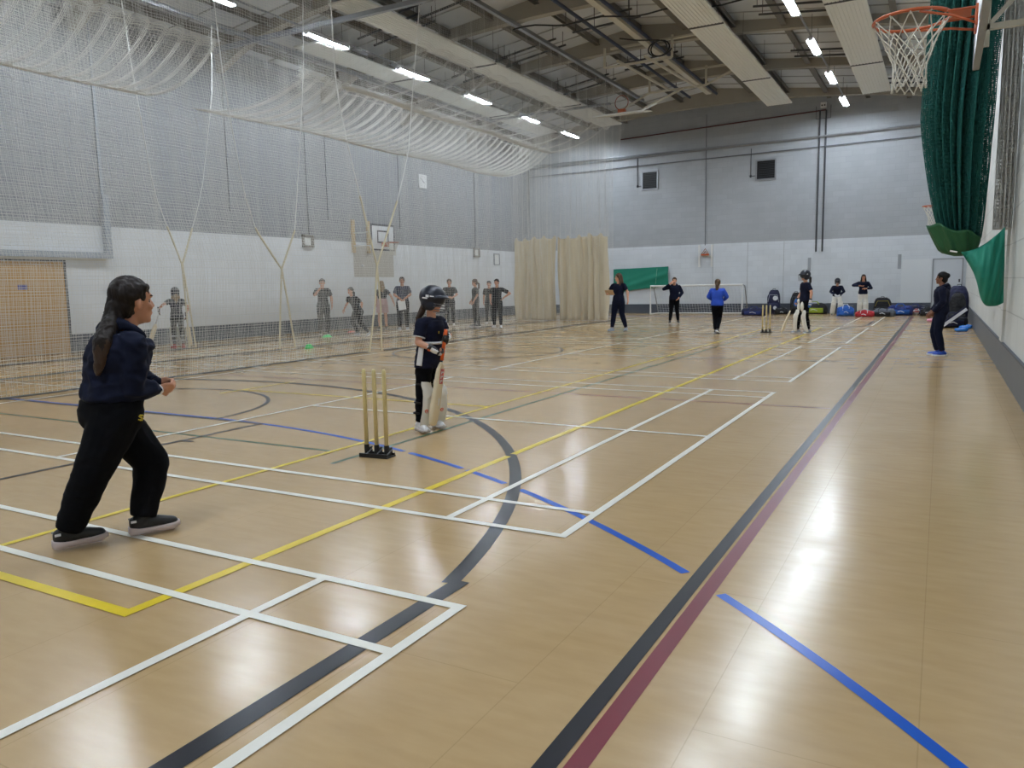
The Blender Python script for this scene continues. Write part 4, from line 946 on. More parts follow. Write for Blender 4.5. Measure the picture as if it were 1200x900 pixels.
def cricket_bat(handle_top,toe,facedir,label,cat='bat',L=None,sticker=True,grip=M_grip):
    a=V(*handle_top); z=V(*toe); d=(z-a); L=d.length; d.normalize(); f=V(*facedir); f=(f-d*f.dot(d)).normalized(); s=d.cross(f)
    t=empty('cricket_bat',tuple(z)); tag(t,label,cat)
    Mx=Matrix.Translation(-z)
    hl=L*.34; o=lambda q: q-z
    b=MB(); b.tube([o(a),o(a+d*.01),o(a+d*hl*.95)],[.014,.0175,.0165],12); gr=b.build('grip',grip,t,smooth=True)
    b=MB(); secs=[]
    for fr,w_,th in((0,.016,.014),(.06,.034,.017),(.12,.052,.02),(.2,.054,.024),(.5,.054,.03),(.78,.054,.036),(.92,.053,.026),(.985,.048,.018),(1,.036,.012)):
        secs.append((o(a+d*(hl+(L-hl)*fr)),s,w_,f,th))
    b.loft(secs,20,3.0); bl=b.build('blade',M_bat,t,smooth=True)
    # spine ridge on the back
    b=MB(); b.tube([o(a+d*(hl+(L-hl)*q))-f*w_ for q,w_ in((.15,.016),(.5,.026),(.75,.032),(.95,.014))],[.012,.014,.016,.01],8); b.build('blade_spine',M_bat,bl,smooth=True)
    if sticker:
        b=MB()
        for sg in(1,-1):
            c=o(a+d*(hl+(L-hl)*.22))+f*sg*.0262; b.box(c,(.05,.004,.14),Matrix((s,f,d)).transposed())
        b.build('sticker',mat('pink sticker',sr(196,92,92),.5),bl)
        b=MB()
        for sg in(1,-1):
            for q in(-.04,0,.04):
                c=o(a+d*(hl+(L-hl)*.22+q))+f*sg*.0284; b.box(c,(.034,.003,.012),Matrix((s,f,d)).transposed()); b.box(c+s*.011+d*.01,(.012,.003,.02),Matrix((s,f,d)).transposed())
        for sg in(1,-1):
            c=o(a+d*(hl+(L-hl)*.62))+f*sg*.033; b.box(c,(.012,.004,.07),Matrix((s,f,d)).transposed())
        b.build('sticker_mark',M_wht,bl)
    return t
def rz_of(x,y,th): return math.atan2(y,x)+R(th)-PI
def toB(th,v,k=1.):
    "camera-side axes (right, away, up) -> body axes for a figure facing angle th"
    return rotz(V(*v),-(R(th)-PI/2))/k
def putp(x,y,th,h,sp,label,group=None): return person((x,y),rz_of(x,y,th),h,sp,label,group)
# ---- wicketkeeper in the foreground
kx,ky,th,h=-4.0,2.55,22,1.56; k=h/1.65
B=lambda *v: tuple(toB(th,v,k)); D_=lambda *v: tuple(toB(th,v,1))
sp=dict(skin='tan',haircol='dark',vox=.009,sm=6,bw=1.06,hs=1.17,pelvis=B(.055,0,.75),neck=B(.158,0,1.155),head=B(.205,0.02,1.315),face=D_(.95,.30,-.02),headup=D_(.12,0,1),
 shR=B(.175,-.15,1.085),shL=B(.165,.16,1.10),elR=B(.165,-.17,.86),wrR=B(.295,-.03,.825),elL=B(.20,.20,.88),wrL=B(.30,.085,.85),hdR=D_(.9,.30,.10),hdL=D_(.95,-.25,-.05),pnR=D_(-.3,.8,.35),pnL=D_(-.1,-.85,.1),curlR=.75,curlL=.8,
 knR=B(-.075,-.10,.395),knL=B(.235,.05,.405),anR=B(-.205,-.06,.10),anL=B(.165,.0,.095),ftR=-8,ftL=-14,pitchR=0,fk=1.08,shyaw=0,hipyaw=0,curve=.02,
 pony=[D_(-.115,-.06,-.09),D_(-.175,-.17,-.22),D_(-.215,-.21,-.38)],ponyr=[.03,.045,.046,.016],
 tmat=M_blk,hairz=1.10,tinf=.036,tend=1.96,smat=M_nvyh,sinf=.036,sex=1.04,sl=1.86,hem=.1,hood=1,wscale=6,wr=.016,lace=1,shoe=M_black,sole=mat('pale pink sole',sr(206,190,188),.6),sname='hoodie')
for q in ('elR','wrR'): pass
t,info=putp(kx,ky,th,h,sp,'person in navy hoodie crouching forward in the left foreground, long brown ponytail, hands clasped','players')
b=MB(); w_=info['J']['wrL']; b.ell(w_,(.034,.034,.034)); b.skin('wrist_band',M_nvyh,t,.007,2)
b=MB(); w_=info['J']['wrR']; d=(w_-info['J']['elR']).normalized(); b.tube([w_-d*.012,w_+d*.008],.0285,14); b.build('watch_strap',M_wht,t,smooth=True)
def S_logo(t,c,n_,u_,sc,m_,nm='leg_logo'):
    n_=V(*n_).normalized(); u_=V(*u_); u_=(u_-n_*u_.dot(n_)).normalized(); s_=u_.cross(n_); b=MB()
    for off in(-.012,.012):
        pts=[(.5,.55),(-.1,.9),(-.5,.45),(.4,-.1),(.1,-.6),(-.55,-.35)]
        b.tube([V(*c)+n_*.004+(s_*(x+off*30*.6)+u_*y)*sc for x,y in pts],sc*.13,5)
    b.build(nm,m_,t,smooth=True)
c=V(*toB(th,(.185,-.215,.70))); S_logo(t,c,toB(th,(.5,-.85,.0)),toB(th,(.2,0,1)),.020,M_gold)
# ---- batter
bx,by,th,h=-4.25,6.05,-32,1.42; k=h/1.65
B=lambda *v: tuple(toB(th,v,k)); D_=lambda *v: tuple(toB(th,v,1))
def shp(c):
    return 1 if (c.x>.03 and -.028<c.y-(-.0)<.028) else 0
sp=dict(skin='fair',haircol='brown',vox=.008,sm=5,hs=1.06,pelvis=B(-.02,0,.70),neck=B(.02,0,1.085),head=B(.04,-.0,1.235),face=D_(.93,-.34,-.12),headup=D_(.12,0,1),
 shR=B(-.075,-.12,1.035),shL=B(.095,.11,1.04),elR=B(-.115,-.16,.86),wrR=B(.02,-.24,.80),elL=B(.15,.06,.90),wrL=B(.165,-.12,.91),hdR=D_(.82,.0,-.55),hdL=D_(.05,-.9,-.25),pnR=D_(.45,.35,.6),pnL=D_(-.95,-.1,.1),curlR=1.0,curlL=1.05,
 knR=B(-.095,-.07,.37),knL=B(.03,.07,.365),anR=B(-.125,-.085,.085),anL=B(.035,.12,.085),ftR=-30,ftL=-34,padfR=D_(.93,-.36,0),padfL=D_(.93,-.36,0),
 pony=[D_(-.125,0,-.10),D_(-.17,.0,-.18),D_(-.19,.0,-.27)],ponyr=[.022,.034,.030,.012],helmet=1,grk=1.3,pads=1,padlogo=1,gloves=1,glt=M_orp,shoe=M_wht,sole=M_sole,
 tmat=M_blk,tinf=.007,tend=1.97,smat=M_nvy,sinf=.016,sl=.72,hem=.35,shorts=M_nvy,shend=.22)
t,info=putp(bx,by,th,h,sp,'person batting in black helmet and white leg pads, standing by the near stumps','players')
J=info['J']
# belt, sleeve trim, white side panel, chest emblems
pel,nk=info['pel'],info['nk']; L_=nk-pel; b=MB()
def ring_at(s,ra,rb): 
    c=pel+L_*s; return [c+info['hr']*math.cos(a*PI/12)*ra+info['sf']*math.sin(a*PI/12)*rb for a in range(24)]
b.tube(ring_at(.40,.142,.112),.013,6,closed=True); b.build('waist_band',M_wht,t,smooth=True)
b=MB()
for sh,el in((info['shR'],J['elR']),(info['shL'],J['elL'])):
    d=(el-sh); b.tube([sh+d*.715,sh+d*.745],.060,16)
b.parts('sleeve_trim',M_wht,t,smooth=True)
def P(u,v):
    a=R(-7+16*u); zz=.28-.44*v; c=pel+L_*zz; ra=.152+.018*v; rb=.125+.01*v
    return c+info['hr']*math.cos(a)*ra+info['sf']*math.sin(a)*rb*1.6
b=MB().sheet(P,6,10,.004); b.build('side_panel',M_wht,t,smooth=True)
cc=pel+L_*.66+info['sf']*.118+info['shr']*.05; S_logo(t,cc,info['sf'],(0,0,1),.014,M_gold,'chest_emblem')
cc=pel+L_*.70+info['sf']*.116-info['shr']*.05; S_logo(t,cc,info['sf'],(0,0,1),.012,mat('red crest',sr(150,60,80),.6),'chest_crest')
az=math.atan2(by,bx)
def W3(v,x,y):
    a=math.atan2(y,x)-PI/2; q=rotz(V(*v),a); return q+V(x,y,0)
def Wd(v,x,y): return rotz(V(*v),math.atan2(y,x)-PI/2)
# the bat is held in both hands: handle passes through the two fists
hR=W3(toB(-90+0,(0,0,0)),bx,by)
ht=W3((.150,-.175,.975),bx,by); toe=W3((-.005,-.255,.085),bx,by)
cricket_bat(ht,toe,Wd((.80,-.60,0),bx,by),'wooden cricket bat with orange grip held by the helmeted batter near the stumps')
# ---- stumps
M_stump=mat('pale ash stump',sr(222,206,150),.45,noise_amt=.05,noise_scale=8); M_spring=mat('zinc spring',sr(170,172,176),.35,.7)
def stumps(x,y,h,label):
    t=empty('stump_set',(x,y,0)); tag(t,label,'stumps'); 
    b=MB(); b.bb((-.135,-.06,0),(.135,.07,.012)); b.bb((-.135,-.06,.012),(.135,-.045,.035)); b.bb((-.13,.05,.012),(.13,.07,.03)); b.build('base',M_black,t,bevel=.003)
    for dx in(-.095,0,.095):
        b=MB(); b.tube([(dx,0,.012),(dx,0,.10)],.022,10); b.bb((dx-.02,.0,.012),(dx+.02,.055,.075)); b.build('socket',M_black,t,bevel=.004)
        b=MB(); b.tube([(dx,0,.04),(dx,0,h*.94),(dx,0,h*.985),(dx,0,h)],[.017,.017,.015,.009],14); b.build('stump',M_stump,t,smooth=True)
        b=MB(); b.tube([(dx+.028,-.05+.002*i,.03+.0006*i) if False else (dx+.028+.004*math.cos(i*1.3),-.055+.0035*i,.03+.004*math.sin(i*1.3)+.0012*i) for i in range(28)],.0022,5); b.build('spring',M_spring,t)
    return t
a=stumps(-3.98,4.86,.72,'three pale wooden stumps in a black spring base, nearest the camera'); a.rotation_euler.z=R(6)
a=stumps(-4.05,21.3,.74,'distant set of three pale stumps beside the far batter'); a.rotation_euler.z=R(0)
# white crease tape by the far stumps
MB().bb((-4.55,20.0,.004),(-4.15,20.12,.007)).build('crease_tape',M_wht,floor)
# ---- other people
def at(px,py,th,h,sp,label,group='players'):
    return putp(px,py,th,h,sp,label,group)
std=dict(vox=.012,sm=3)
def P_(**k): d=dict(std); d.update(k); return d
at(-16.41,12.62,98,1.46,P_(helmet=1,grille=0,haircol='blond',style='long',pony=[(0,-.12,-.08),(0,-.13,-.2),(0,-.12,-.32)],ponyr=[.03,.045,.04,.02],pads=1,padf=(0,1,0),strapm=M_wht,gloves=1,shoe=M_red,sole=M_red,
  elL=(-.33,-.02,1.22),wrL=(-.44,.08,1.10),hdL=(-.05,.1,-1),elR=(.30,-.06,1.14),wrR=(.25,.02,.93),hdR=(-.05,.25,-.9),tinf=.0,ftR=-15,ftL=15),
  'person seen from behind with blond ponytail and white pad straps, beside the wooden door')
def wp(x,y,th,v): 
    M_=Matrix.Translation(V(x,y,0))@Matrix.Rotation(rz_of(x,y,th),4,'Z'); return M_@V(*v)
cricket_bat(wp(-16.41,12.62,98,(.225,.08,.80)),wp(-16.41,12.62,98,(.27,.02,.04)),wp(-16.41,12.62,98,(0,1,0))-wp(-16.41,12.62,98,(0,0,0)),'cricket bat in the right hand of the batter by the wooden door',sticker=False,grip=M_black)
cricket_bat(wp(-16.41,12.62,98,(-.39,.13,.83)),wp(-16.41,12.62,98,(-.62,.22,.16)),wp(-16.41,12.62,98,(0,1,0))-wp(-16.41,12.62,98,(0,0,0)),'pale slim bat held out in the left hand of the batter by the wooden door',sticker=False,grip=M_wht)
at(-16.51,17.9,-82,1.70,P_(haircol='dark',hair=0,smat=M_char,tmat=M_char,tinf=.015,sl=.8,elR=(.26,.20,1.17),wrR=(.06,.22,1.40),hdR=(-.25,-.2,.9),pnR=(0,-1,0),elL=(-.25,0,1.10),wrL=(-.25,.05,.86),pony=[(.0,-.1,-.1),(.03,-.08,-.2),(.05,-.05,-.25)]),
  'person in dark tee covering their face with one hand, behind the nets','coached group')
at(-14.81,17.5,-135,1.50,P_(haircol='dark',smat=M_char,tmat=M_char,neck=(.14,.14,1.27),pelvis=(0,0,.84),knR=(.12,.15,.47),anR=(.02,.02,.09),knL=(-.12,.06,.45),anL=(-.22,-.22,.11),pitchL=15,elR=(.40,.05,1.08),wrR=(.42,.2,.86),elL=(-.08,-.10,1.05),wrL=(-.12,-.02,.85),sl=.75,shoe=M_gsh),
  'person lunging sideways in dark kit with white trouser stripe, behind the nets','coached group')
at(-16.3,20.5,100,1.62,P_(haircol='blond',hair=1,style='long',smat=M_char,tmat=SK['fair'],shorts=M_pink,shend=.75,tinf=-.008,tend=1.2,elR=(.30,-.05,1.14),wrR=(.38,-.05,.92),elL=(-.18,.1,1.1),**{'tname':'leggings'}),
  'person with long fair hair seen from behind wearing pale pink shorts','coached group')
t,_=at(-15.33,20.34,-92,1.73,P_(haircol='grey',**{'skin':'tan'},bw=1.12,smat=M_stripe,tmat=M_char,tinf=.014,sl=.8,elR=(.25,.05,1.10),wrR=(.07,.22,.98),elL=(-.25,.05,1.10),wrL=(-.07,.22,.98),hdR=(-.5,.2,-.6),hdL=(.5,.2,-.6),pnR=(0,-1,0),pnL=(0,-1,0),shoe=M_gsh),
  'adult in striped polo holding white paper in both hands behind the nets','coached group')
t=empty('paper_sheet',tuple(wp(-15.33,20.34,-92,(0,.255,.83)))); t.rotation_euler.z=rz_of(-15.33,20.34,-92); tag(t,'white sheet of paper held low by the adult in the striped polo','paper'); 
MB().box((.02,0,0),(.24,.004,.32),Matrix.Rotation(R(8),3,'Y')).build('page',M_paper,t)
at(-15.22,22.94,-95,1.66,P_(haircol='mid',smat=M_char,tmat=M_char,sl=.75,elR=(.27,.04,1.1),wrR=(.10,.2,1.02),hdR=(-.8,.2,-.1),elL=(-.26,.02,1.1),wrL=(-.12,.2,1.0),hdL=(.7,.2,.1),shoe=M_wht),
  'person in charcoal kit standing behind the nets, just right of the near helmet','coached group')
at(-13.94,22.6,-170,1.63,P_(haircol='mid',smat=M_char,tmat=M_char,sl=.8,elR=(.2,.0,1.1),wrR=(.18,.12,.9),elL=(-.2,-.03,1.1),wrL=(-.16,.1,.88),face=(-.1,1,-.1),knR=(.12,.02,.48),knL=(-.12,-.02,.48),anR=(.16,.02,.085),anL=(-.20,-.06,.085)),
  'person standing sideways facing left with feet apart, third from the cream curtain','coached group')
at(-14.36,24.24,-100,1.57,P_(haircol='dark',smat=M_char,tmat=M_char,sl=.7,shoe=M_wht,elL=(-.24,0,1.1)),'shorter person in dark kit and white shoes beside the one with hand on hip','coached group')
at(-12.75,22.02,-105,1.61,P_(haircol='dark',smat=M_char,tmat=M_char,sl=.75,shoe=M_wht,elL=(-.44,-.05,1.16),wrL=(-.24,.05,1.02),hdL=(.5,.1,-.6),elR=(.23,.02,1.1),wrR=(.2,.1,.9)),'tall person with one hand on hip, nearest the cream curtain','coached group')
t,_=at(-8.22,21.26,-118,1.68,P_(haircol='mid',style='long',smat=M_nvy,tmat=M_nvyh,tinf=.012,sl=.7,face=(.75,.7,-.05),elR=(.28,.06,1.12),wrR=(.20,.26,1.10),hdR=(-.4,.9,.1),pnR=(0,.2,-1),curlR=.7,elL=(-.26,-.05,1.12),wrL=(-.32,.04,.90),knR=(.12,.06,.48),anR=(.17,.08,.085),knL=(-.10,-.02,.48),anL=(-.17,-.14,.09),shoe=M_gsh,sole=M_gsh),
  'adult with long hair in navy tee carrying a clipboard, in front of the green sheet','people by the goal')
t=empty('clipboard',tuple(wp(-8.22,21.26,-118,(.10,.36,1.13)))); t.rotation_euler.z=rz_of(-8.22,21.26,-118); tag(t,'tan clipboard held by the adult with long hair','clipboard')
MB().box((0,0,0),(.26,.18,.012),Matrix.Rotation(R(50),3,'X')).build('board',mat('tan card',sr(206,172,134),.6),t); MB().box((-.10,.0,.01),(.03,.08,.02),Matrix.Rotation(R(50),3,'X')).build('clip',M_steel,t)
at(-7.93,25.72,-92,1.56,P_(haircol='mid',smat=M_nvyh,tmat=M_blk,sinf=.03,sl=1.9,hood=1,sname='hoodie',elR=(.37,.08,1.24),wrR=(.14,.16,1.42),hdR=(-.5,-.1,.5),pnR=(0,-1,0),elL=(-.27,.0,1.1),wrL=(-.16,.15,.92),knR=(.11,.04,.48),anR=(.15,.05,.085),anL=(-.14,0,.085),knL=(-.10,.02,.48)),
  'person in navy hoodie with a hand raised to their face, in front of the goal','people by the goal')
at(-5.21,20.71,82,1.45,P_(haircol='mid',smat=M_royal,tmat=M_blk,sinf=.035,sl=1.9,sname='jacket',elR=(.27,.05,1.12),wrR=(.16,.22,1.0),elL=(-.27,.05,1.12),wrL=(-.16,.22,1.0),knR=(.06,.12,.50),anR=(.03,-.10,.13),pitchR=25,knL=(-.07,.05,.48),anL=(-.05,.02,.085),pony=[(0,-.13,-.06),(0,-.13,-.16),(0,-.12,-.24)],ponyr=[.03,.05,.045,.02],sole=M_wht),
  'person in bright blue jacket walking away towards the goal, ponytail','people by the goal')
t,_=at(-3.07,21.16,-158,1.60,P_(helmet=1,grk=1.2,haircol='dark',pads=1,padf=(.1,1,0),gloves=1,glm=M_wht,glp=mat('blue glove palm',sr(50,110,190),.6),smat=M_nvy,tmat=M_blk,tinf=.0,sl=.75,face=(.05,1,-.08),elR=(.24,.0,1.10),wrR=(.24,.13,.90),hdR=(0,.2,-.8),elL=(-.27,-.06,1.10),wrL=(-.29,-.03,.88),knR=(.14,.10,.48),anR=(.19,.10,.085),knL=(-.12,0,.48),anL=(-.17,-.06,.085),shoe=M_gsh),
  'distant person in helmet and white pads facing left, right of the far stumps')
_pa=MB(); _pa.ell((.09,.12,.70),(.07,.035,.12)); _pa.ell((.09,.13,.84),(.06,.03,.06)); _pa.ell((-.10,.11,.70),(.075,.035,.13)); _pa.skin('thigh_guard',M_pad,t,.009,3)
cricket_bat(wp(-3.07,21.16,-158,(.26,.16,.88)),wp(-3.07,21.16,-158,(.26,.50,.03)),wp(-3.07,21.16,-158,(.3,1,0))-wp(-3.07,21.16,-158,(0,0,0)),'wooden cricket bat held low by the distant helmeted batter',sticker=False,grip=M_black)
at(-3.55,32.6,-88,1.52,P_(helmet=1,grk=1.2,haircol='dark',pads=1,gloves=1,glp=M_wht,strapm=M_pad,smat=M_nvy,tmat=M_pad,sinf=.02,sl=1.85,pelvis=(0,-.12,.80),neck=(0,.02,1.24),knR=(.13,.22,.47),anR=(.17,.12,.085),knL=(-.13,.24,.47),anL=(-.13,.14,.085),elR=(.26,.12,1.0),wrR=(.08,.28,.86),hdR=(-.6,.3,-.3),elL=(-.26,.12,1.0),wrL=(-.08,.28,.84),hdL=(.6,.3,-.3)),
  'person in helmet and white pads leaning on the end wall between bags','players waiting by the wall')
at(-2.62,32.5,-86,1.56,P_(haircol='dark',style='long',skin='tan',pads=1,strapm=M_pad,smat=M_nvy,tmat=M_pad,sinf=.02,sl=1.8,elR=(.38,.05,1.22),wrR=(.12,.20,1.20),hdR=(-.8,.1,-.2),elL=(-.30,.04,1.10),wrL=(-.08,.24,1.08),hdL=(.9,.1,.1),glm=M_wht),
  'bareheaded person in white pads fastening a sleeve at the end wall, behind the red bag','players waiting by the wall')
at(.01,15.54,-176,1.47,P_(haircol='black',skin='brown',style='bun',smat=M_nvy,tmat=M_nvyh,sinf=.03,sl=1.9,hood=1,sname='hoodie',face=(.1,1,.02),elR=(.20,.02,1.08),wrR=(.12,.16,.87),elL=(-.22,-.02,1.08),wrL=(-.14,.15,.86),hdL=(.1,.5,-.6),hdR=(.0,.5,-.6),knR=(.08,.10,.48),anR=(.10,.02,.085),knL=(-.08,.04,.47),anL=(-.09,-.06,.085),shoe=M_bluesh,sole=M_wht,hs=1.03,tinf=.012),
  'person in navy hoodie and bright blue shoes standing alone near the right wall','players')
# ---- marker cones and ball
M_gcone=mat('green cone plastic',sr(70,200,110),.4); M_rcone=mat('red cone plastic',sr(210,70,50),.4)
def cone(x,y,m,label):
    t=empty('marker_cone',(x,y,0)); tag(t,label,'cone','marker cones'); b=MB(); pr=[(.10,.0),(.095,.006),(.07,.03),(.045,.05),(.025,.055),(.02,.05)]; n_=24
    vs=[(r_*math.cos(2*PI*i/n_),r_*math.sin(2*PI*i/n_),z) for r_,z in pr for i in range(n_)]
    vs+=[((r_-.004)*math.cos(2*PI*i/n_),(r_-.004)*math.sin(2*PI*i/n_),z-.003 if z>.004 else 0) for r_,z in pr for i in range(n_)]
    m_=len(pr)*n_; fs=[(j*n_+i,j*n_+(i+1)%n_,(j+1)*n_+(i+1)%n_,(j+1)*n_+i) for j in range(len(pr)-1) for i in range(n_)]; fs+=[tuple(q+m_ for q in f[::-1]) for f in fs]
    fs+=[(i+m_,(i+1)%n_+m_,(i+1)%n_,i) for i in range(n_)]; e=(len(pr)-1)*n_; fs+=[(e+i,e+(i+1)%n_,e+(i+1)%n_+m_,e+i+m_) for i in range(n_)]
    b.add(vs,fs); b.build('disc',m,t,smooth=True); return t
c=cone(-13.0,13.55,M_gcone,'green marker disc at the foot of the middle net tie'); c.scale=(1.1,1.1,1.9)
cone(-15.5,16.9,M_gcone,'green marker disc lying on the floor in front of the person hiding their face').scale=(1.5,1.5,1.3)
cone(-16.3,18.9,M_rcone,'red marker disc on the floor behind the green one').scale=(1.4,1.4,1)
t=empty('ball',tuple(V(-14.9,17.9,2.05))); tag(t,'small white ball in the air above the lunging person','ball'); MB().ell((0,0,0),(.036,.036,.036),None,16,10).build('ball_shell',M_wht,t,smooth=True)
# ---- bags along the end wall
def fab(n_,c): return mat(n_,c,.75,noise_amt=.12,noise_scale=14,bump=.25,bump_scale=25)
M_bn=fab('navy bag cloth',sr(24,28,62)); M_bk=fab('black bag cloth',sr(22,23,28)); M_br=fab('red bag cloth',sr(176,40,48)); M_bb=fab('blue bag cloth',sr(36,92,178)); M_bl=fab('lime bag trim',sr(150,170,50)); M_bg=fab('grey bag cloth',sr(100,106,116)); M_bd=fab('dark blue bag cloth',sr(34,48,110)); M_yel=fab('yellow bag trim',sr(190,170,40)); M_bw=fab('white bag print',sr(214,216,222))
def bag_root(x,y,rz,lab): t=empty('sports_bag',(x,y,0),rz); tag(t,lab,'bag','kit bags'); return t
def duffel(x,y,L,hh,rz,m,acc,lab,seed=0,strapm=None):
    t=bag_root(x,y,rz,lab); b=MB(); X,Y,Z=V(1,0,0),V(0,1,0),V(0,0,1); secs=[]
    for i in range(13):
        s=i/12; e=1-abs(2*s-1)**6*.25; sag=1+.08*math.sin(s*9+seed); secs.append(((-L/2+L*s,0,hh*.5*e*sag),Y,hh*.52*e,Z,hh*.5*e*sag))
    b.loft(secs,20,2.8); bd=b.skin('body',m,t,.012,2,wr=.02,wscale=5,seed=seed)
    b=MB(); b.loft([((-L*.36,-hh*.5,hh*.36),Y,.03,Z,hh*.24),((L*.36,-hh*.5,hh*.36),Y,.03,Z,hh*.24)],14,3); b.build('side_pocket',acc,t,smooth=True)
    b=MB(); b.tube([(-L*.46,0,hh*1.01),(L*.46,0,hh*1.01)],.006,5); b.build('zip',M_steel,t)
    b=MB()
    for s_ in(-1,1): b.tube([(-L*.2,s_*hh*.52,hh*.3),(-L*.19,s_*hh*.42,hh*.95),(-L*.1,s_*hh*.1,hh*1.2),(L*.1,s_*hh*.1,hh*1.2),(L*.19,s_*hh*.42,hh*.95),(L*.2,s_*hh*.52,hh*.3)],.014,6)
    b.parts('strap',strapm or acc,t,smooth=True); b=MB(); b.tube([(-L*.12,-hh*.5-.036,hh*.4),(0,-hh*.5-.036,hh*.48),(L*.14,-hh*.5-.036,hh*.32)],.012,5); b.build('bag_mark',M_bw,t); return t
def upright(x,y,w_,hh,d,rz,m,acc,lab,tilt=0,marks=True,seed=0):
    t=bag_root(x,y,rz,lab); t.rotation_euler.x=tilt; b=MB(); X,Y=V(1,0,0),V(0,1,0); secs=[]
    for i in range(12):
        s=i/11; e=(1-.35*max(0,s-.65)**1.5/.35**1.5) if s<.95 else .52; e*=(.94 if s<.04 else 1); secs.append(((.015*math.sin(s*6+seed),0,hh*s),X,w_/2*e,Y,d/2*e))
    b.loft(secs,22,2.8); b.skin('body',m,t,.012,3,wr=.012,wscale=5,seed=seed)
    b=MB(); b.loft([((0,-d/2,hh*.12),X,w_*.38,Y,.04),((0,-d/2-.01,hh*.3),X,w_*.4,Y,.045),((0,-d/2,hh*.46),X,w_*.34,Y,.03)],16,2.6); b.build('front_pocket',m,t,smooth=True)
    if marks:
        b=MB()
        for z_,r_ in((.66,.085),(.26,.065)): b.tube([(w_*.16,-d/2-.0,hh*z_),(w_*.16,-d/2-.055 if z_<.5 else -d/2-.02,hh*z_)],r_*w_/.45,18)
        b.parts('round_badge',M_bw,t)
    b=MB(); b.tube([(-.06,0,hh*.98),(-.05,-.01,hh*1.05),(.05,-.01,hh*1.05),(.06,0,hh*.98)],.012,6); b.build('carry_handle',M_bk,t)
    b=MB()
    for s_ in(-1,1): b.tube([(s_*w_*.28,d/2*.9,hh*.85),(s_*w_*.3,d/2+.06,hh*.55),(s_*w_*.28,d/2*.9,hh*.2)],.018,6)
    b.parts('shoulder_strap',M_bk,t)
    b=MB()
    for s_ in(-1,1): b.tube([(s_*w_*.4-.015,d/2,.045),(s_*w_*.4+.015,d/2,.045)],.045,14)
    b.parts('wheel',M_black,t); b=MB(); b.tube([(-w_*.42,-d/2*.9,hh*.5),(-w_*.3,-d/2*.92,hh*.8),(w_*.3,-d/2*.92,hh*.8),(w_*.42,-d/2*.9,hh*.5)],.006,5); b.build('piping',acc,t); return t
upright(-6.15,33.9,.52,1.0,.34,.0,M_bn,M_bw,'tall navy kit bag with two white round badges, behind the far stumps',seed=1)
upright(-5.28,33.95,.42,.88,.34,.1,M_bk,M_bg,'tall black kit bag half hidden behind the distant batter',marks=False,seed=2)
duffel(-4.55,33.9,1.0,.42,.05,M_bk,M_bl,'black holdall with lime green side, left of the helmeted person by the wall',1)
duffel(-6.62,32.2,.95,.30,-.1,M_bn,M_bd,'low navy holdall beside the right post of the goal',2)
duffel(-5.75,33.3,.5,.25,.3,M_bk,M_bk,'small black holdall between the two tall bags',7)
t=duffel(-3.15,31.8,.58,.38,.2,M_bb,M_bb,'crumpled bright blue bag on the floor left of the red bag',3,strapm=M_bw)
t=duffel(-2.42,31.1,.62,.24,-.2,M_br,M_br,'flattened red bag on the floor in front of the bareheaded padded person',4,strapm=M_bw)
upright(-1.98,33.3,.62,.66,.4,.1,M_bk,M_yel,'bulky black rucksack with yellow piping standing against the end wall',marks=False,seed=4)
duffel(-1.82,31.6,.75,.28,-.25,M_bg,M_bk,'grey holdall slumped in front of the black rucksack',5)
duffel(-1.33,32.6,.85,.36,.15,M_bd,M_bb,'dark blue holdall right of the black rucksack',6)
duffel(-.85,33.8,.7,.32,-.1,M_bn,M_bd,'navy holdall tight against the end wall skirting below the white panel',8)
duffel(-.42,32.1,.42,.30,0,M_bk,M_bk,'small plain black bag on the floor left of the end door',9)
t=empty('shoe_pile_bag',(-.85,33.0,0),.2); tag(t,'small bundle of red and white kit between the blue and black bags','kit bundle')
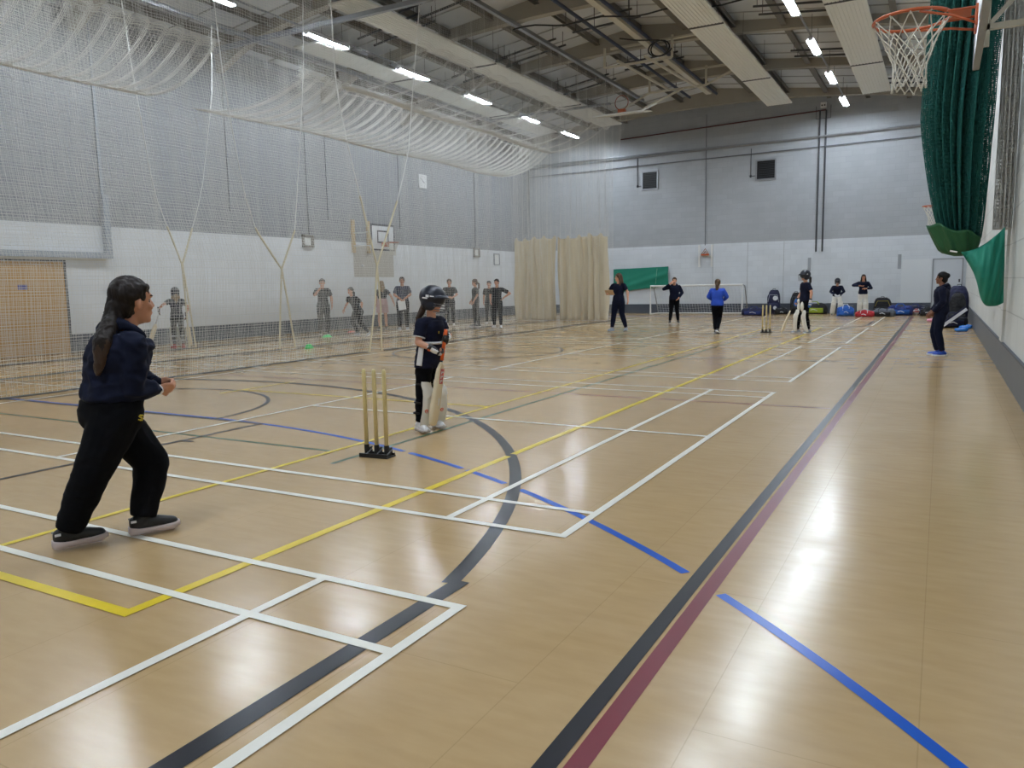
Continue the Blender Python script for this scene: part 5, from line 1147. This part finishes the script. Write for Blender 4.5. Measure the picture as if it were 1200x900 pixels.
b=MB(); b.ell((0,0,.08),(.14,.1,.08)); b.ell((.08,.02,.17),(.09,.07,.06)); b.skin('bundle_cloth',M_bw,t,.012,2,wr=.03,wscale=9); b=MB(); b.tube([(-.12,-.09,.1),(0,-.11,.14),(.13,-.08,.12)],.02,6); b.tube([(-.02,-.05,.22),(.1,-.07,.22)],.018,6); b.build('red_trim',M_red,t)
# corner pile on the right
big=upright(.42,27.9,.62,1.12,.42,-.35,M_bn,M_bn,'large navy kit bag leaning back by the right wall behind the person in blue shoes',tilt=-.18,marks=False,seed=6)
MB().cone((-.30,-.1,.55),.055,(-.27,-.12,.72),.05).build('bottle_pocket',M_yel,big,smooth=True)
upright(.42,25.4,.40,.92,.34,-.5,M_bk,M_bk,'dark kit bag standing against the right wall below the green canvas',marks=False,seed=8)
duffel(.28,24.6,.75,.34,.25,M_bk,M_bn,'black holdall on the floor beneath the white edged bat',10)
t=empty('folded_board',(.14,24.1,.04)); tag(t,'white flat board leaning diagonally on the black holdall by the right wall','board'); b=MB().box((.20,0,.27),(.72,.05,.11),Matrix.Rotation(R(-40),3,'Y')); b.build('board_panel',M_bw,t,bevel=.01); b=MB().box((.19,-.0,.32),(.70,.055,.04),Matrix.Rotation(R(-40),3,'Y')); b.build('dark_edge',M_bn,t)
def flatbag(x,y,lab,m):
    t=empty('blue_bib_pile',(x,y,0)); tag(t,lab,'bibs'); b=MB(); b.ell((0,0,.045),(.15,.12,.05)); b.ell((.06,.03,.07),(.09,.08,.04)); b.ell((-.09,.04,.05),(.07,.08,.035)); b.skin('folded_cloth',m,t,.012,2,wr=.02,wscale=14,seed=x)
    b=MB(); b.tube([(-.1,-.09,.06),(0,-.1,.085),(.09,-.07,.08)],.006,5); b.build('edge_piping',M_bw,t)
M_lb=fab('light blue cloth',sr(50,130,220)); flatbag(.50,22.8,'light blue folded bibs on the floor in front of the dark bags',M_lb)
# loose kit nearer the wall
flatbag(.62,24.0,'light blue folded bibs tight against the right wall skirting',M_lb)
flatbag(-.2,27.8,'small pink cloth on the floor just left of the person in blue shoes',mat('pink cloth',sr(230,150,180),.7))
